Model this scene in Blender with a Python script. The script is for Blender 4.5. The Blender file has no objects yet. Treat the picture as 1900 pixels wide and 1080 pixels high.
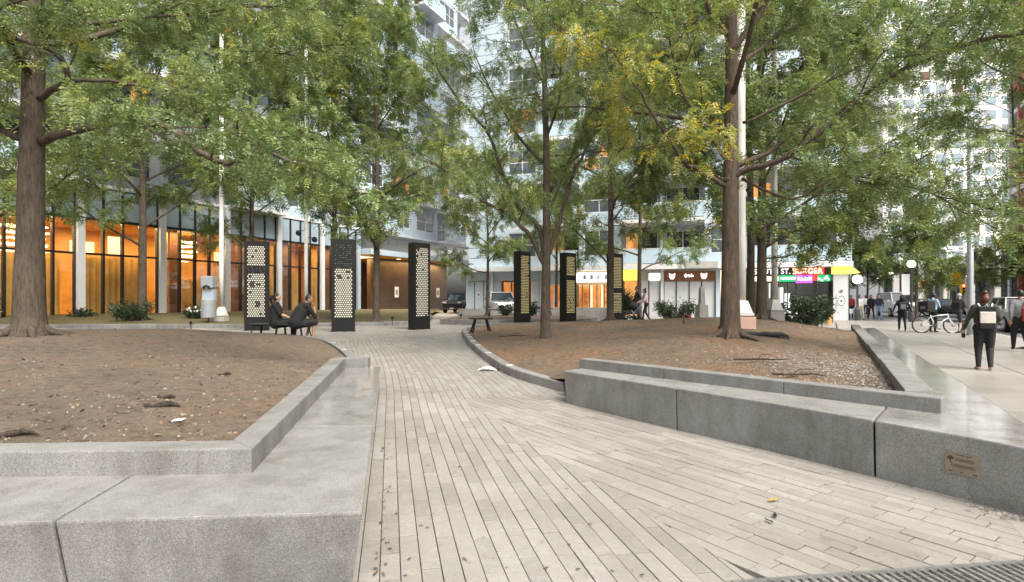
import bpy, bmesh, math, random
import numpy as np
from mathutils import Vector, Matrix, noise, geometry

random.seed(7); rng = np.random.default_rng(7)
scene = bpy.context.scene
COL = scene.collection
R = math.radians

# ------------------------------------------------------------------ camera, sky, sun, exposure
CAMZ = 1.5
cam = bpy.data.cameras.new('camera'); camo = bpy.data.objects.new('camera', cam); COL.objects.link(camo)
camo.location = (0, 0, CAMZ); camo.rotation_euler = (R(90), 0, 0)
cam.sensor_width = 36; cam.lens = 36*1000/1900; cam.shift_y = 13/1900
cam.clip_start = 0.05; cam.clip_end = 3000
scene.camera = camo

SUN_EL, SUN_AZ = 54, 145          # azimuth measured clockwise from +Y (behind the camera, to the right)
w = bpy.data.worlds.new('World'); scene.world = w; w.use_nodes = True
nt = w.node_tree; nt.nodes.clear()
sky = nt.nodes.new('ShaderNodeTexSky'); sky.sky_type = 'NISHITA'; sky.sun_disc = False
sky.sun_elevation = R(SUN_EL); sky.sun_rotation = R(SUN_AZ); sky.air_density = 1.0; sky.dust_density = 6.0; sky.ozone_density = 1.0
hs = nt.nodes.new('ShaderNodeHueSaturation'); hs.inputs['Saturation'].default_value = 0.22
bg = nt.nodes.new('ShaderNodeBackground'); bg.inputs['Strength'].default_value = 0.15
wo = nt.nodes.new('ShaderNodeOutputWorld')
nt.links.new(sky.outputs[0], hs.inputs['Color']); wm = nt.nodes.new('ShaderNodeMix'); wm.data_type = 'RGBA'; wm.blend_type = 'MULTIPLY'; wm.inputs[0].default_value = 1; wm.inputs[7].default_value = (1.02, 1.0, .955, 1)
nt.links.new(hs.outputs[0], wm.inputs[6]); nt.links.new(wm.outputs[2], bg.inputs['Color']); nt.links.new(bg.outputs[0], wo.inputs[0])
sl = bpy.data.lights.new('sun', 'SUN'); sl.energy = 1.5; sl.angle = R(28); sl.color = (1, .92, .80)
so = bpy.data.objects.new('sun', sl); COL.objects.link(so)
so.rotation_euler = (R(90-SUN_EL), 0, R(180-SUN_AZ)); so.location = (10, -10, 40)

scene.render.engine = 'CYCLES'
cy = scene.cycles; cy.use_denoising = True; cy.max_bounces = 6; cy.diffuse_bounces = 4; cy.glossy_bounces = 3
cy.transmission_bounces = 3; cy.transparent_max_bounces = 12; cy.caustics_reflective = False; cy.caustics_refractive = False
cy.sample_clamp_indirect = 4
vs = scene.view_settings; vs.view_transform = 'Standard'; vs.look = 'None'; vs.gamma = 1; vs.use_curve_mapping = False
vs.exposure = 1.15

# ------------------------------------------------------------------ survey helpers: photo pixel (1900 wide) to plan
def at(px, py, Y): return Vector(((px-950)/1000*Y, Y, CAMZ-(py-553)/1000*Y))
def on(px, py, z):
    Y = 1000*(CAMZ-z)/(py-553); return Vector(((px-950)/1000*Y, Y, z))
def sm(t): t = max(0., min(1., t)); return t*t*(3-2*t)
SD = Vector((.508, .861, 0)); SN = Vector((.861, -.508, 0))      # street direction, and across it to the right
def street(u, n, z=0): v = SD*u+SN*n; return Vector((v.x, v.y, z))
def GZ(x, y):                                                      # level of the paved plaza, rising gently from the street
    n = .861*x-.508*y
    return .3*sm((y-5)/12)*sm((-n)/4)

# ------------------------------------------------------------------ mesh helpers
class MB:
    def __init__(s): s.v = []; s.f = []; s.m = []
    def add(s, vs_, fs, mi=0):
        o = len(s.v); s.v += [tuple(v) for v in vs_]; s.f += [tuple(i+o for i in f) for f in fs]; s.m += [mi]*len(fs); return s
    def box(s, x0, x1, y0, y1, z0, z1, mi=0):
        return s.add([(x0,y0,z0),(x1,y0,z0),(x1,y1,z0),(x0,y1,z0),(x0,y0,z1),(x1,y0,z1),(x1,y1,z1),(x0,y1,z1)],
                     [(0,3,2,1),(4,5,6,7),(0,1,5,4),(1,2,6,5),(2,3,7,6),(3,0,4,7)], mi)
    def bar(s, p, q, w_, h_, up=(0,0,1), mi=0):
        p = Vector(p); q = Vector(q); d = (q-p).normalized(); a = d.cross(Vector(up))
        if a.length < 1e-4: a = d.cross(Vector((0,1,0)))
        a.normalize(); b = a.cross(d); vs_ = []
        for e in (p, q):
            for sx, sy in ((-1,-1),(1,-1),(1,1),(-1,1)): vs_.append(e+a*sx*w_/2+b*sy*h_/2)
        return s.add(vs_, [(0,1,2,3),(7,6,5,4),(0,4,5,1),(1,5,6,2),(2,6,7,3),(3,7,4,0)], mi)
    def tube(s, pts, rad, n=8, mi=0, cap=True, round_end=False):
        pts = [Vector(p) for p in pts]; k = len(pts)
        rad = [rad]*k if not hasattr(rad, '__len__') else list(rad)
        vs_ = []; t0 = (pts[1]-pts[0]).normalized()
        a = t0.orthogonal().normalized()
        for i in range(k):
            t = (pts[min(i+1, k-1)]-pts[max(i-1, 0)])
            t = t.normalized() if t.length > 1e-9 else t0
            a = a-t*a.dot(t)
            a = a.normalized() if a.length > 1e-6 else t.orthogonal().normalized()
            b = t.cross(a)
            for j in range(n):
                th = 2*math.pi*j/n; vs_.append(pts[i]+(a*math.cos(th)+b*math.sin(th))*rad[i])
        fs = [(i*n+j, i*n+(j+1) % n, (i+1)*n+(j+1) % n, (i+1)*n+j) for i in range(k-1) for j in range(n)]
        if cap: fs += [tuple(range(n))[::-1], tuple(range((k-1)*n, k*n))]
        return s.add(vs_, fs, mi)
    def lathe(s, prof, n=16, c=(0,0,0), mi=0):
        vs_ = [(c[0]+r*math.cos(2*math.pi*j/n), c[1]+r*math.sin(2*math.pi*j/n), c[2]+z) for r, z in prof for j in range(n)]
        k = len(prof)
        fs = [(i*n+j, i*n+(j+1) % n, (i+1)*n+(j+1) % n, (i+1)*n+j) for i in range(k-1) for j in range(n)]
        fs += [tuple(range(n))[::-1], tuple(range((k-1)*n, k*n))]
        return s.add(vs_, fs, mi)
    def ball(s, c, r, n=10, m=8, mi=0, sc=(1,1,1)):
        prof = []
        vs_ = [(c[0], c[1], c[2]-r*sc[2])]
        for i in range(1, m):
            ph = math.pi*i/m-math.pi/2
            for j in range(n):
                th = 2*math.pi*j/n
                vs_.append((c[0]+r*sc[0]*math.cos(ph)*math.cos(th), c[1]+r*sc[1]*math.cos(ph)*math.sin(th), c[2]+r*sc[2]*math.sin(ph)))
        vs_.append((c[0], c[1], c[2]+r*sc[2])); L = len(vs_)-1
        fs = [(0, 1+(j+1) % n, 1+j) for j in range(n)]
        fs += [(1+(i-1)*n+j, 1+(i-1)*n+(j+1) % n, 1+i*n+(j+1) % n, 1+i*n+j) for i in range(1, m-1) for j in range(n)]
        fs += [(L, 1+(m-2)*n+j, 1+(m-2)*n+(j+1) % n) for j in range(n)]
        return s.add(vs_, fs, mi)
    def prism(s, poly, z0, z1, bot=None, mi=0):
        k = len(poly); bot = bot or poly
        vs_ = [(p[0], p[1], z0) for p in bot]+[(p[0], p[1], z1) for p in poly]
        fs = [tuple(range(k))[::-1], tuple(range(k, 2*k))]+[(i, (i+1) % k, k+(i+1) % k, k+i) for i in range(k)]
        return s.add(vs_, fs, mi)
    def mesh(s, name):
        me = bpy.data.meshes.new(name); me.from_pydata(s.v, [], s.f)
        if any(s.m): me.polygons.foreach_set('material_index', s.m)
        me.update(); return me
    def build(s, name, mat, parent=None, smooth=False, bevel=0, seg=2):
        me = s.mesh(name)
        if bevel:
            bm = bmesh.new(); bm.from_mesh(me)
            bmesh.ops.bevel(bm, geom=bm.edges[:], offset=bevel, segments=seg, profile=.6, affect='EDGES', clamp_overlap=True)
            bm.to_mesh(me); bm.free()
        for m_ in (mat if isinstance(mat, (list, tuple)) else [mat]): me.materials.append(m_)
        if smooth: me.polygons.foreach_set('use_smooth', [True]*len(me.polygons))
        return link(name, me, parent)
def link(name, data, parent=None):
    o = bpy.data.objects.new(name, data); COL.objects.link(o)
    if parent: o.parent = parent
    return o
def tag(o, label=None, cat=None, group=None, kind=None):
    if label: o['label'] = label
    if cat: o['category'] = cat
    if group: o['group'] = group
    if kind: o['kind'] = kind
    return o
def thing(name, label, cat, loc=(0,0,0), rz=0, group=None):
    o = link(name, None); o.location = loc; o.rotation_euler = (0, 0, rz); o.empty_display_size = .1
    return tag(o, label, cat, group)
def copy_tree(o, parent=None):
    c = o.copy(); COL.objects.link(c); c.parent = parent
    for ch in list(o.children): copy_tree(ch, c)
    return c
def B(name, mat, parent, *a, bevel=0):                 # a one-box part
    return MB().box(*a).build(name, mat, parent, bevel=bevel)

# ------------------------------------------------------------------ materials
def new_mat(name):
    m = bpy.data.materials.new(name); m.use_nodes = True; n = m.node_tree; b = n.nodes['Principled BSDF']; return m, n, b
def ramp(n, stops):
    r = n.nodes.new('ShaderNodeValToRGB'); el = r.color_ramp.elements
    while len(el) < len(stops): el.new(.5)
    for e, (p, c) in zip(el, stops): e.position = p; e.color = (c[0], c[1], c[2], 1)
    return r
def tex_coord(n, obj=True):
    t = n.nodes.new('ShaderNodeTexCoord'); return t.outputs['Object' if obj else 'Generated']
def geo_pos(n): return n.nodes.new('ShaderNodeNewGeometry').outputs['Position']
def noise_n(n, vec, scale, detail=4, rough=.6, sc=None):
    t = n.nodes.new('ShaderNodeTexNoise'); t.inputs['Scale'].default_value = scale; t.inputs['Detail'].default_value = detail
    t.inputs['Roughness'].default_value = rough
    if sc:
        mp = n.nodes.new('ShaderNodeMapping'); mp.inputs['Scale'].default_value = sc; n.links.new(vec, mp.inputs[0]); vec = mp.outputs[0]
    n.links.new(vec, t.inputs['Vector']); return t.outputs['Fac']
def mixc(n, fac, a, b, mode='MIX'):
    m = n.nodes.new('ShaderNodeMix'); m.data_type = 'RGBA'; m.blend_type = mode
    for k, v in ((0, fac), (6, a), (7, b)):
        if hasattr(v, 'is_linked') or hasattr(v, 'links'): n.links.new(v, m.inputs[k])
        elif k == 0: m.inputs[0].default_value = v
        else: m.inputs[k].default_value = (v[0], v[1], v[2], 1)
    return m.outputs[2]
def bump(n, b, h, strength=.3, dist=.01):
    k = n.nodes.new('ShaderNodeBump'); k.inputs['Strength'].default_value = strength; k.inputs['Distance'].default_value = dist
    n.links.new(h, k.inputs['Height']); n.links.new(k.outputs[0], b.inputs['Normal'])
def plain(name, c, rough=.6, metal=0, var=.12, scale=6, spec=None, bmp=0):
    m, n, b = new_mat(name); b.inputs['Roughness'].default_value = rough; b.inputs['Metallic'].default_value = metal
    if spec is not None: b.inputs['Specular IOR Level'].default_value = spec
    f = noise_n(n, geo_pos(n), scale, 5)
    r = ramp(n, [(.25, [x*(1-var) for x in c]), (.75, [min(1, x*(1+var)) for x in c])]); n.links.new(f, r.inputs[0])
    n.links.new(r.outputs[0], b.inputs['Base Color'])
    if bmp: bump(n, b, f, bmp, .01)
    return m
def emit(name, c, s, base=(.5,.5,.5)):
    m, n, b = new_mat(name); b.inputs['Base Color'].default_value = (*base, 1)
    b.inputs['Emission Color'].default_value = (*c, 1); b.inputs['Emission Strength'].default_value = s; return m
def emit_var(name, c, s, base, scale=1.6):
    m = emit(name, c, s, base); n = m.node_tree; b = n.nodes['Principled BSDF']
    f = noise_n(n, geo_pos(n), scale, 3, .6, (1,1,.6)); r = ramp(n, [(.32, [x*.28 for x in c]), (.5, [x*.8 for x in c]), (.68, [min(1, x*1.25+.03) for x in c])]); n.links.new(f, r.inputs[0]); n.links.new(r.outputs[0], b.inputs['Emission Color']); return m
def glass(name, tint=(.9,.95,1), refl=.12, rough=.03):
    m, n, b = new_mat(name); n.nodes.remove(b); o = n.nodes['Material Output']
    t = n.nodes.new('ShaderNodeBsdfTransparent'); t.inputs[0].default_value = (*tint, 1)
    g = n.nodes.new('ShaderNodeBsdfGlossy'); g.inputs['Roughness'].default_value = rough; g.inputs['Color'].default_value = (.9,.95,1,1)
    lw_ = n.nodes.new('ShaderNodeLayerWeight'); lw_.inputs['Blend'].default_value = .5
    f = n.nodes.new('ShaderNodeMath'); f.operation = 'POWER'; f.inputs[1].default_value = 4.5; n.links.new(lw_.outputs['Facing'], f.inputs[0])
    a = n.nodes.new('ShaderNodeMath'); a.operation = 'ADD'; a.inputs[1].default_value = refl; a.use_clamp = True
    x = n.nodes.new('ShaderNodeMixShader')
    n.links.new(f.outputs[0], a.inputs[0]); n.links.new(a.outputs[0], x.inputs[0]); n.links.new(t.outputs[0], x.inputs[1]); n.links.new(g.outputs[0], x.inputs[2])
    n.links.new(x.outputs[0], o.inputs['Surface']); return m
def granite(name, c=.3, rough=.5, polish=False):
    m, n, b = new_mat(name); P = geo_pos(n)
    f1 = noise_n(n, P, 240, 2, .5); f2 = noise_n(n, P, 95, 2, .6); f3 = noise_n(n, P, 1.8, 6, .7)
    r1 = ramp(n, [(.34, (c*.45,c*.44,c*.43)), (.47, (c*.95,c*.945,c*.935)), (.60, (c*1.05,c*1.04,c*1.02)), (.70, (c*1.6,c*1.58,c*1.55))]); n.links.new(f1, r1.inputs[0])
    r2 = ramp(n, [(.35, (.78,.77,.76)), (.6, (1.06,1.06,1.06))]); n.links.new(f2, r2.inputs[0])
    r3 = ramp(n, [(.3, (.66,.65,.62)), (.55, (1,1,1)), (.8, (1.12,1.12,1.13))]); n.links.new(f3, r3.inputs[0])
    x = mixc(n, 1, r1.outputs[0], r2.outputs[0], 'MULTIPLY'); x = mixc(n, 1, x, r3.outputs[0], 'MULTIPLY')
    f4 = noise_n(n, P, 1.0, 5, .65, (5, 5, .5)); r4 = ramp(n, [(.34, (.70,.68,.63)), (.5, (1,1,1)), (.72, (1.1,1.1,1.1))]); n.links.new(f4, r4.inputs[0]); x = mixc(n, .65, x, r4.outputs[0], 'MULTIPLY')
    n.links.new(x, b.inputs['Base Color'])
    rr = ramp(n, [(.3, (rough*1.25,)*3), (.7, (rough*.8,)*3)]); n.links.new(f3, rr.inputs[0]); n.links.new(rr.outputs[0], b.inputs['Roughness'])
    if not polish: bump(n, b, f1, .25, .004)
    return m
M = {}
M['granite'] = granite('granite_flamed', .235, .6)
M['granite_side'] = granite('granite_kerb', .215, .66)
M['polished'] = granite('granite_polished', .27, .13, True)
M['pink'] = plain('pink_granite', (.5,.33,.27), .5, var=.25, scale=90)
M['steel_black'] = plain('black_steel', (.010,.010,.0095), .55, .0, .2, spec=.3)
M['dark_grey'] = plain('dark_grey_metal', (.05,.052,.055), .5)
M['white_paint'] = plain('white_pole_paint', (.68,.67,.64), .4, var=.08, scale=3)
M['white_frame'] = plain('white_frame', (.62,.63,.64), .4, var=.05)
M['grey_metal'] = plain('grey_metal', (.33,.35,.38), .4, .3, .1)
M['black_mullion'] = plain('black_mullion', (.012,.012,.013), .35)
M['spandrel'] = plain('blue_grey_spandrel', (.34,.42,.48), .12, var=.06, scale=.6, spec=.8)
M['grey_panel'] = plain('grey_cladding', (.22,.245,.265), .35, var=.1, scale=.7)
M['pale_panel'] = plain('pale_blue_cladding', (.44,.53,.60), .35, var=.06, scale=.6)
M['white_panel'] = plain('white_shop_panel', (.55,.56,.58), .35, var=.06, scale=.8)
M['concrete'] = plain('concrete', (.38,.37,.35), .75, var=.18, scale=3)
M['bronze_wall'] = plain('dark_bronze_wall', (.075,.052,.036), .4, .2, .3, 1.5)
M['wood'] = plain('warm_wood', (.20,.085,.04), .5, var=.3, scale=4)
M['glass'] = glass('clear_glass', (.85,.9,.92), .06)
M['dark_glass'] = plain('dark_window_glass', (.035,.045,.055), .06, var=.3, scale=.5, spec=1)
M['window_glass'] = plain('window_glass', (.07,.09,.11), .05, var=.35, scale=.4, spec=1)
M['lit_amber'] = emit_var('lit_window_amber', (1,.40,.09), .42, (.4,.2,.08))
M['lit_orange'] = emit_var('lit_window_orange', (1,.29,.055), .55, (.4,.15,.05))
M['lit_warm'] = emit('lit_warm_white', (1,.74,.40), 1.1)
M['lit_white'] = emit('lit_white', (1,.97,.92), .9)
M['lit_yellow'] = emit('lit_yellow_sign', (1,.84,.12), .55, (.7,.6,.1))
# ------------------------------------------------------------------ ground, road, sidewalk
def paved_mat():
    m, n, b = new_mat('plaza_paving'); P = geo_pos(n)
    br = n.nodes.new('ShaderNodeTexBrick'); br.inputs['Scale'].default_value = 1; br.inputs['Brick Width'].default_value = .45; br.inputs['Row Height'].default_value = .115
    br.inputs['Mortar Size'].default_value = .006; br.inputs['Color1'].default_value = (.36,.35,.33,1); br.inputs['Color2'].default_value = (.30,.295,.28,1); br.inputs['Mortar'].default_value = (.12,.11,.10,1)
    mp = n.nodes.new('ShaderNodeMapping'); mp.inputs['Rotation'].default_value = (0,0,R(70)); n.links.new(P, mp.inputs[0]); n.links.new(mp.outputs[0], br.inputs['Vector'])
    f = noise_n(n, P, .8, 6, .7); r = ramp(n, [(.3,(.72,.7,.68)),(.7,(1.1,1.1,1.1))]); n.links.new(f, r.inputs[0])
    n.links.new(mixc(n, 1, br.outputs[0], r.outputs[0], 'MULTIPLY'), b.inputs['Base Color']); b.inputs['Roughness'].default_value = .6; return m
def concrete_mat(name, c, rough, wet=False):
    m, n, b = new_mat(name); P = geo_pos(n)
    f = noise_n(n, P, .5, 7, .7); f2 = noise_n(n, P, 60, 3); oi = n.nodes.new('ShaderNodeObjectInfo')
    r = ramp(n, [(.28, [x*.72 for x in c]), (.5, c), (.75, [x*1.15 for x in c])]); n.links.new(f, r.inputs[0])
    r2 = ramp(n, [(.3, (.82,)*3), (.7, (1.1,)*3)]); n.links.new(f2, r2.inputs[0])
    r3 = ramp(n, [(0, (.88,.88,.87)), (1, (1.1,1.1,1.08))]); n.links.new(oi.outputs['Random'], r3.inputs[0])
    x = mixc(n, 1, r.outputs[0], r2.outputs[0], 'MULTIPLY'); x = mixc(n, 1, x, r3.outputs[0], 'MULTIPLY'); n.links.new(x, b.inputs['Base Color'])
    rr = ramp(n, [(.35, (rough*.6,)*3), (.65, (rough,)*3)]); n.links.new(f, rr.inputs[0]); n.links.new(rr.outputs[0], b.inputs['Roughness'])
    bump(n, b, f2, .15, .003); return m
M['plaza'] = paved_mat()
M['sidewalk'] = concrete_mat('sidewalk_concrete', (.265,.254,.235), .5)
M['asphalt'] = concrete_mat('asphalt', (.075,.076,.08), .55)
M['joint'] = plain('dark_joint', (.10,.092,.082), .9)

def axis(lo, hi, step, far):
    a = list(np.arange(lo, hi+.01, step)); return [-far, -far/3]+a+[far/3, far]
xs = axis(-44, 44, 1.0, 1500); ys = [-1500, -300]+list(np.arange(-12, 72.01, 1.0))+[300, 1800]
mb = MB(); nx = len(xs)
for y in ys:
    for x in xs: mb.v.append((x, y, GZ(x, y)-.065-(.13 if (.861*x-.508*y) > 4.5 else 0)))
for j in range(len(ys)-1):
    for i in range(nx-1): mb.f.append((j*nx+i, j*nx+i+1, (j+1)*nx+i+1, (j+1)*nx+i)); mb.m.append(0)
tag(mb.build('ground', M['plaza'], smooth=True), 'grey paved ground of the plaza between the buildings', 'ground', kind='structure')

def street_quad(u0, u1, n0, n1, z, z0=None):
    p = [street(u0, n0), street(u0, n1), street(u1, n1), street(u1, n0)]
    return [(q.x, q.y) for q in p]
N_LEDGE, N_CRACK, N_KERB, N_ROAD2 = 1.38, 3.27, 5.94, 15.5
tag(MB().prism(street_quad(-25, 300, N_KERB+.15, N_ROAD2, 0), -.3, -.12).build('road', M['asphalt']), 'dark asphalt street beyond the sidewalk', 'road', kind='structure')
sw = tag(MB().prism(street_quad(-25, 200, .3, N_KERB, 0), -.2, -.03).build('sidewalk', M['joint']), 'grey concrete sidewalk along the street', 'sidewalk', kind='structure')
def slab_part(name, u0, u1, n0, n1, z, mat, parent, g=.008):
    return MB().prism(street_quad(u0+g, u1-g, n0+g, n1-g, 0), -.08, z).build(name, mat, parent, bevel=.006, seg=1)
for i in range(-3, 24):
    u = i*2.4
    slab_part('sidewalk_slab', u, u+2.4, .32 if u > 22 else N_LEDGE-.35, N_CRACK, 0, M['sidewalk'], sw)
    slab_part('sidewalk_slab', u+.3, u+2.7, N_CRACK, N_KERB, 0, M['sidewalk'], sw)
slab_part('sidewalk_slab', 24*2.4, 200, .9, N_KERB, 0, M['sidewalk'], sw)
kb = tag(link('street_kerb', None), 'concrete kerb between sidewalk and street', 'kerb', kind='structure')
for i in range(-4, 22): MB().prism(street_quad(i*3+.006, i*3+2.994, N_KERB+.005, N_KERB+.16, 0), -.25, .005).build('kerb_stone', M['concrete'], kb, bevel=.012, seg=1)
MB().prism(street_quad(66, 200, N_KERB+.005, N_KERB+.16, 0), -.25, .005).build('kerb_stone', M['concrete'], kb)
tag(MB().prism(street_quad(-25, 300, N_ROAD2, N_ROAD2+6, 0), -.3, 0).build('pavement', M['sidewalk']), 'far pavement on the other side of the street', 'pavement', kind='structure')
for i in range(10):
    u = 14+i*9
    tag(MB().prism(street_quad(u, u+3, 10.6, 10.75, 0), -.125, -.114).build('lane_marking', M['white_paint']), None, None, None, 'structure')

# ------------------------------------------------------------------ path of long narrow pavers
def paver_mat():
    m, n, b = new_mat('pale_paver'); P = geo_pos(n)
    oi = n.nodes.new('ShaderNodeObjectInfo'); g = n.nodes.new('ShaderNodeNewGeometry')
    a = n.nodes.new('ShaderNodeMath'); a.operation = 'ADD'; n.links.new(oi.outputs['Random'], a.inputs[0]); n.links.new(g.outputs['Random Per Island'], a.inputs[1])
    fr = n.nodes.new('ShaderNodeMath'); fr.operation = 'FRACT'; n.links.new(a.outputs[0], fr.inputs[0])
    r0 = ramp(n, [(0, (.245,.237,.222)), (.5, (.28,.271,.254)), (1, (.312,.303,.285))]); n.links.new(fr.outputs[0], r0.inputs[0])
    # worn, veined streaks
    off = n.nodes.new('ShaderNodeVectorMath'); off.operation = 'ADD'; sc = n.nodes.new('ShaderNodeVectorMath'); sc.operation = 'SCALE'; sc.inputs['Scale'].default_value = 37
    n.links.new(fr.outputs[0], sc.inputs[0]); n.links.new(P, off.inputs[0]); n.links.new(sc.outputs[0], off.inputs[1])
    t = n.nodes.new('ShaderNodeTexNoise'); t.inputs['Scale'].default_value = 7; t.inputs['Detail'].default_value = 8; t.inputs['Roughness'].default_value = .68; t.inputs['Distortion'].default_value = 2.2
    n.links.new(off.outputs[0], t.inputs['Vector'])
    r1 = ramp(n, [(.30, (.58,.575,.57)), (.46, (.97,.97,.97)), (.52, (.80,.79,.78)), (.57, (1,1,1)), (.8, (1.08,1.08,1.07))]); n.links.new(t.outputs['Fac'], r1.inputs[0])
    f3 = noise_n(n, P, .55, 5, .6); r3 = ramp(n, [(.3, (.78,.76,.73)), (.7, (1.08,1.08,1.08))]); n.links.new(f3, r3.inputs[0])
    # sparse dark gum spots
    v = n.nodes.new('ShaderNodeTexVoronoi'); v.inputs['Scale'].default_value = 2.6; n.links.new(P, v.inputs['Vector'])
    r4 = ramp(n, [(.035, (.30,.29,.28)), (.055, (1,1,1))]); n.links.new(v.outputs['Distance'], r4.inputs[0])
    x = mixc(n, .8, r0.outputs[0], r1.outputs[0], 'MULTIPLY'); x = mixc(n, 1, x, r3.outputs[0], 'MULTIPLY'); x = mixc(n, .8, x, r4.outputs[0], 'MULTIPLY')
    n.links.new(x, b.inputs['Base Color']); b.inputs['Roughness'].default_value = .55
    f5 = noise_n(n, P, 120, 3); bump(n, b, f5, .12, .003); return m
M['paver'] = paver_mat()

LEFT_EDGE = [(-.735,2.645),(-2.0,8.27),(-2.25,8.6),(-2.75,10.0),(-3.43,11.6),(-4.1,13.0),(-4.9,14.4),(-5.9,15.5),(-7.7,16.6),(-11.5,18.0),(-19,19.6),(-26,20.2)]
RIGHT_EDGE = [(.8,8.17),(.35,8.95),(-.1,9.85),(-.62,11.7),(-1.13,14.1),(-1.55,16.9),(-1.7,19.2),(-1.3,21.3),(-.2,22.6)]
def xc(y):                                            # running line of the strips
    if y < 8: return -.226*y
    if y < 14: t = (y-8)/6; return -.226*8-(.226*(y-8)+(.36-.226)*6*t*t/2)
    t = y-14; return -.226*8-(.226*6+.134*3)-(.36*t-.026*t*t) if t < 7 else -.226*8-(.226*6+.134*3)-(.36*7-.026*49)
def clip(poly, a, nn):                                # keep the side where (p-a).nn <= 0
    out = []
    for i in range(len(poly)):
        p, q = poly[i], poly[(i+1) % len(poly)]
        dp = (p[0]-a[0])*nn[0]+(p[1]-a[1])*nn[1]; dq = (q[0]-a[0])*nn[0]+(q[1]-a[1])*nn[1]
        if dp <= 0: out.append(p)
        if dp*dq < 0: t = dp/(dp-dq); out.append((p[0]+(q[0]-p[0])*t, p[1]+(q[1]-p[1])*t))
    return out
def area(p): return abs(sum(p[i][0]*p[(i+1) % len(p)][1]-p[(i+1) % len(p)][0]*p[i][1] for i in range(len(p))))/2
S0, S1 = (-.72, 7.75), (1.42, 2.6)                    # seam between the two paving directions
sd = (S1[0]-S0[0], S1[1]-S0[1]); SEAM_N = (-sd[1], sd[0]); l = math.hypot(*SEAM_N); SEAM_N = (SEAM_N[0]/l, SEAM_N[1]/l)   # points to the right
T1 = (.85, 8.25); td = (T1[0]-S0[0], T1[1]-S0[1]); TOP_N = (-td[1]/math.hypot(*td), td[0]/math.hypot(*td))   # points away from the camera
def shrink(poly, d):
    cx = sum(p[0] for p in poly)/len(poly); cy_ = sum(p[1] for p in poly)/len(poly); out = []
    for p in poly:
        vx, vy = p[0]-cx, p[1]-cy_; L = math.hypot(vx, vy); k = max(.3, 1-d*1.3/max(L, .02)); out.append((cx+vx*k, cy_+vy*k))
    return out
pieces = []                                           # clipped, bent pavers as polygons; whole straight ones as (centre, angle, length)
whole = []
W = .112
def poly_ok(p): return len(p) > 2 and area(p) > .0004
LEN = (.30, .38, .45, .60)
rp = random.Random(3)
def left_bound(y):
    e = LEFT_EDGE
    if y <= e[0][1]: return e[0][0]+.06
    for a, b_ in zip(e, e[1:]):
        if a[1] <= y <= b_[1]: return a[0]+(b_[0]-a[0])*(y-a[1])/(b_[1]-a[1])
    return -30
def right_bound(y):
    e = RIGHT_EDGE
    if y < e[0][1]: return 9
    for a, b_ in zip(e, e[1:]):
        if a[1] <= y <= b_[1]: return a[0]+(b_[0]-a[0])*(y-a[1])/(b_[1]-a[1])
    return 1e9
for i in range(-70, 90):
    y = .9+rp.random()*.5
    while y < 23.5:
        L = rp.choice(LEN); y0, y1 = y+.0035, y+L*.975-.0035; y += L*.975
        c = (xc((y0+y1)/2)+i*W*1.02, (y0+y1)/2)
        if c[0] < left_bound(c[1])-.22 or c[0] > right_bound(c[1])+.16 or c[0] > 6: continue
        if c[1] > 17 and (c[0] < -15 or c[0] > 3): continue
        h = W*1.02/2-.003
        poly = [(xc(y0)+i*W*1.02-h, y0), (xc(y0)+i*W*1.02+h, y0), (xc(y1)+i*W*1.02+h, y1), (xc(y1)+i*W*1.02-h, y1)]
        inR = [((p[0]-S0[0])*SEAM_N[0]+(p[1]-S0[1])*SEAM_N[1] > 0) and ((p[0]-S0[0])*TOP_N[0]+(p[1]-S0[1])*TOP_N[1] < 0) for p in poly]
        if all(inR): continue
        if any(inR):
            a = clip(poly, S0, SEAM_N); nb = (-SEAM_N[0], -SEAM_N[1]); b2 = clip(clip(poly, S0, nb), S0, (-TOP_N[0], -TOP_N[1]))
            for q in (a, b2):
                if poly_ok(q): pieces.append(q)
        elif c[1] < 8: whole.append((c[0], c[1], math.atan(.226), L*.975*math.hypot(1,.226)-.008))
        else: pieces.append(poly)
# right-hand field, running beside the granite bench
rd = (.575, -.818); rn = (.818, .575)
for i in range(-6, 70):
    o = (S0[0]-.3+rn[0]*i*W-rd[0]*3, S0[1]-.2+rn[1]*i*W-rd[1]*3); s = rp.random()*.5
    while s < 14:
        L = rp.choice(LEN); s0, s1 = s+.0035, s+L-.0035; s += L; h = W/2-.003
        poly = [(o[0]+rd[0]*a+rn[0]*b_, o[1]+rd[1]*a+rn[1]*b_) for a, b_ in ((s0,-h),(s0,h),(s1,h),(s1,-h))]
        nb = (-SEAM_N[0], -SEAM_N[1])
        q = clip(clip(poly, S0, nb), S0, TOP_N)
        if not poly_ok(q): continue
        c = (sum(p[0] for p in q)/len(q), sum(p[1] for p in q)/len(q))
        if c[1] < .8 or c[0] > 5.5: continue
        # stop under the bench front
        if c[1] > 3.4 and ((c[0]-.8)*.79+(c[1]-7.6)*.61) > .28: continue
        if len(q) == 4 and abs(area(q)-area(poly)) < 1e-6: whole.append((c[0], c[1], math.atan2(rd[1], rd[0])-math.pi/2, L-.008))
        else: pieces.append(q)
path = tag(MB().prism([(-1.2,.5),(5.6,.5),(5.6,2.5),(4,4.2),(2.6,5.6),(1.2,7.5),(-.2,8),(-2,8)], -.2, -.022).build('path', M['joint']), 'pale paved path winding between the raised planting beds', 'path', kind='structure')
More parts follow.
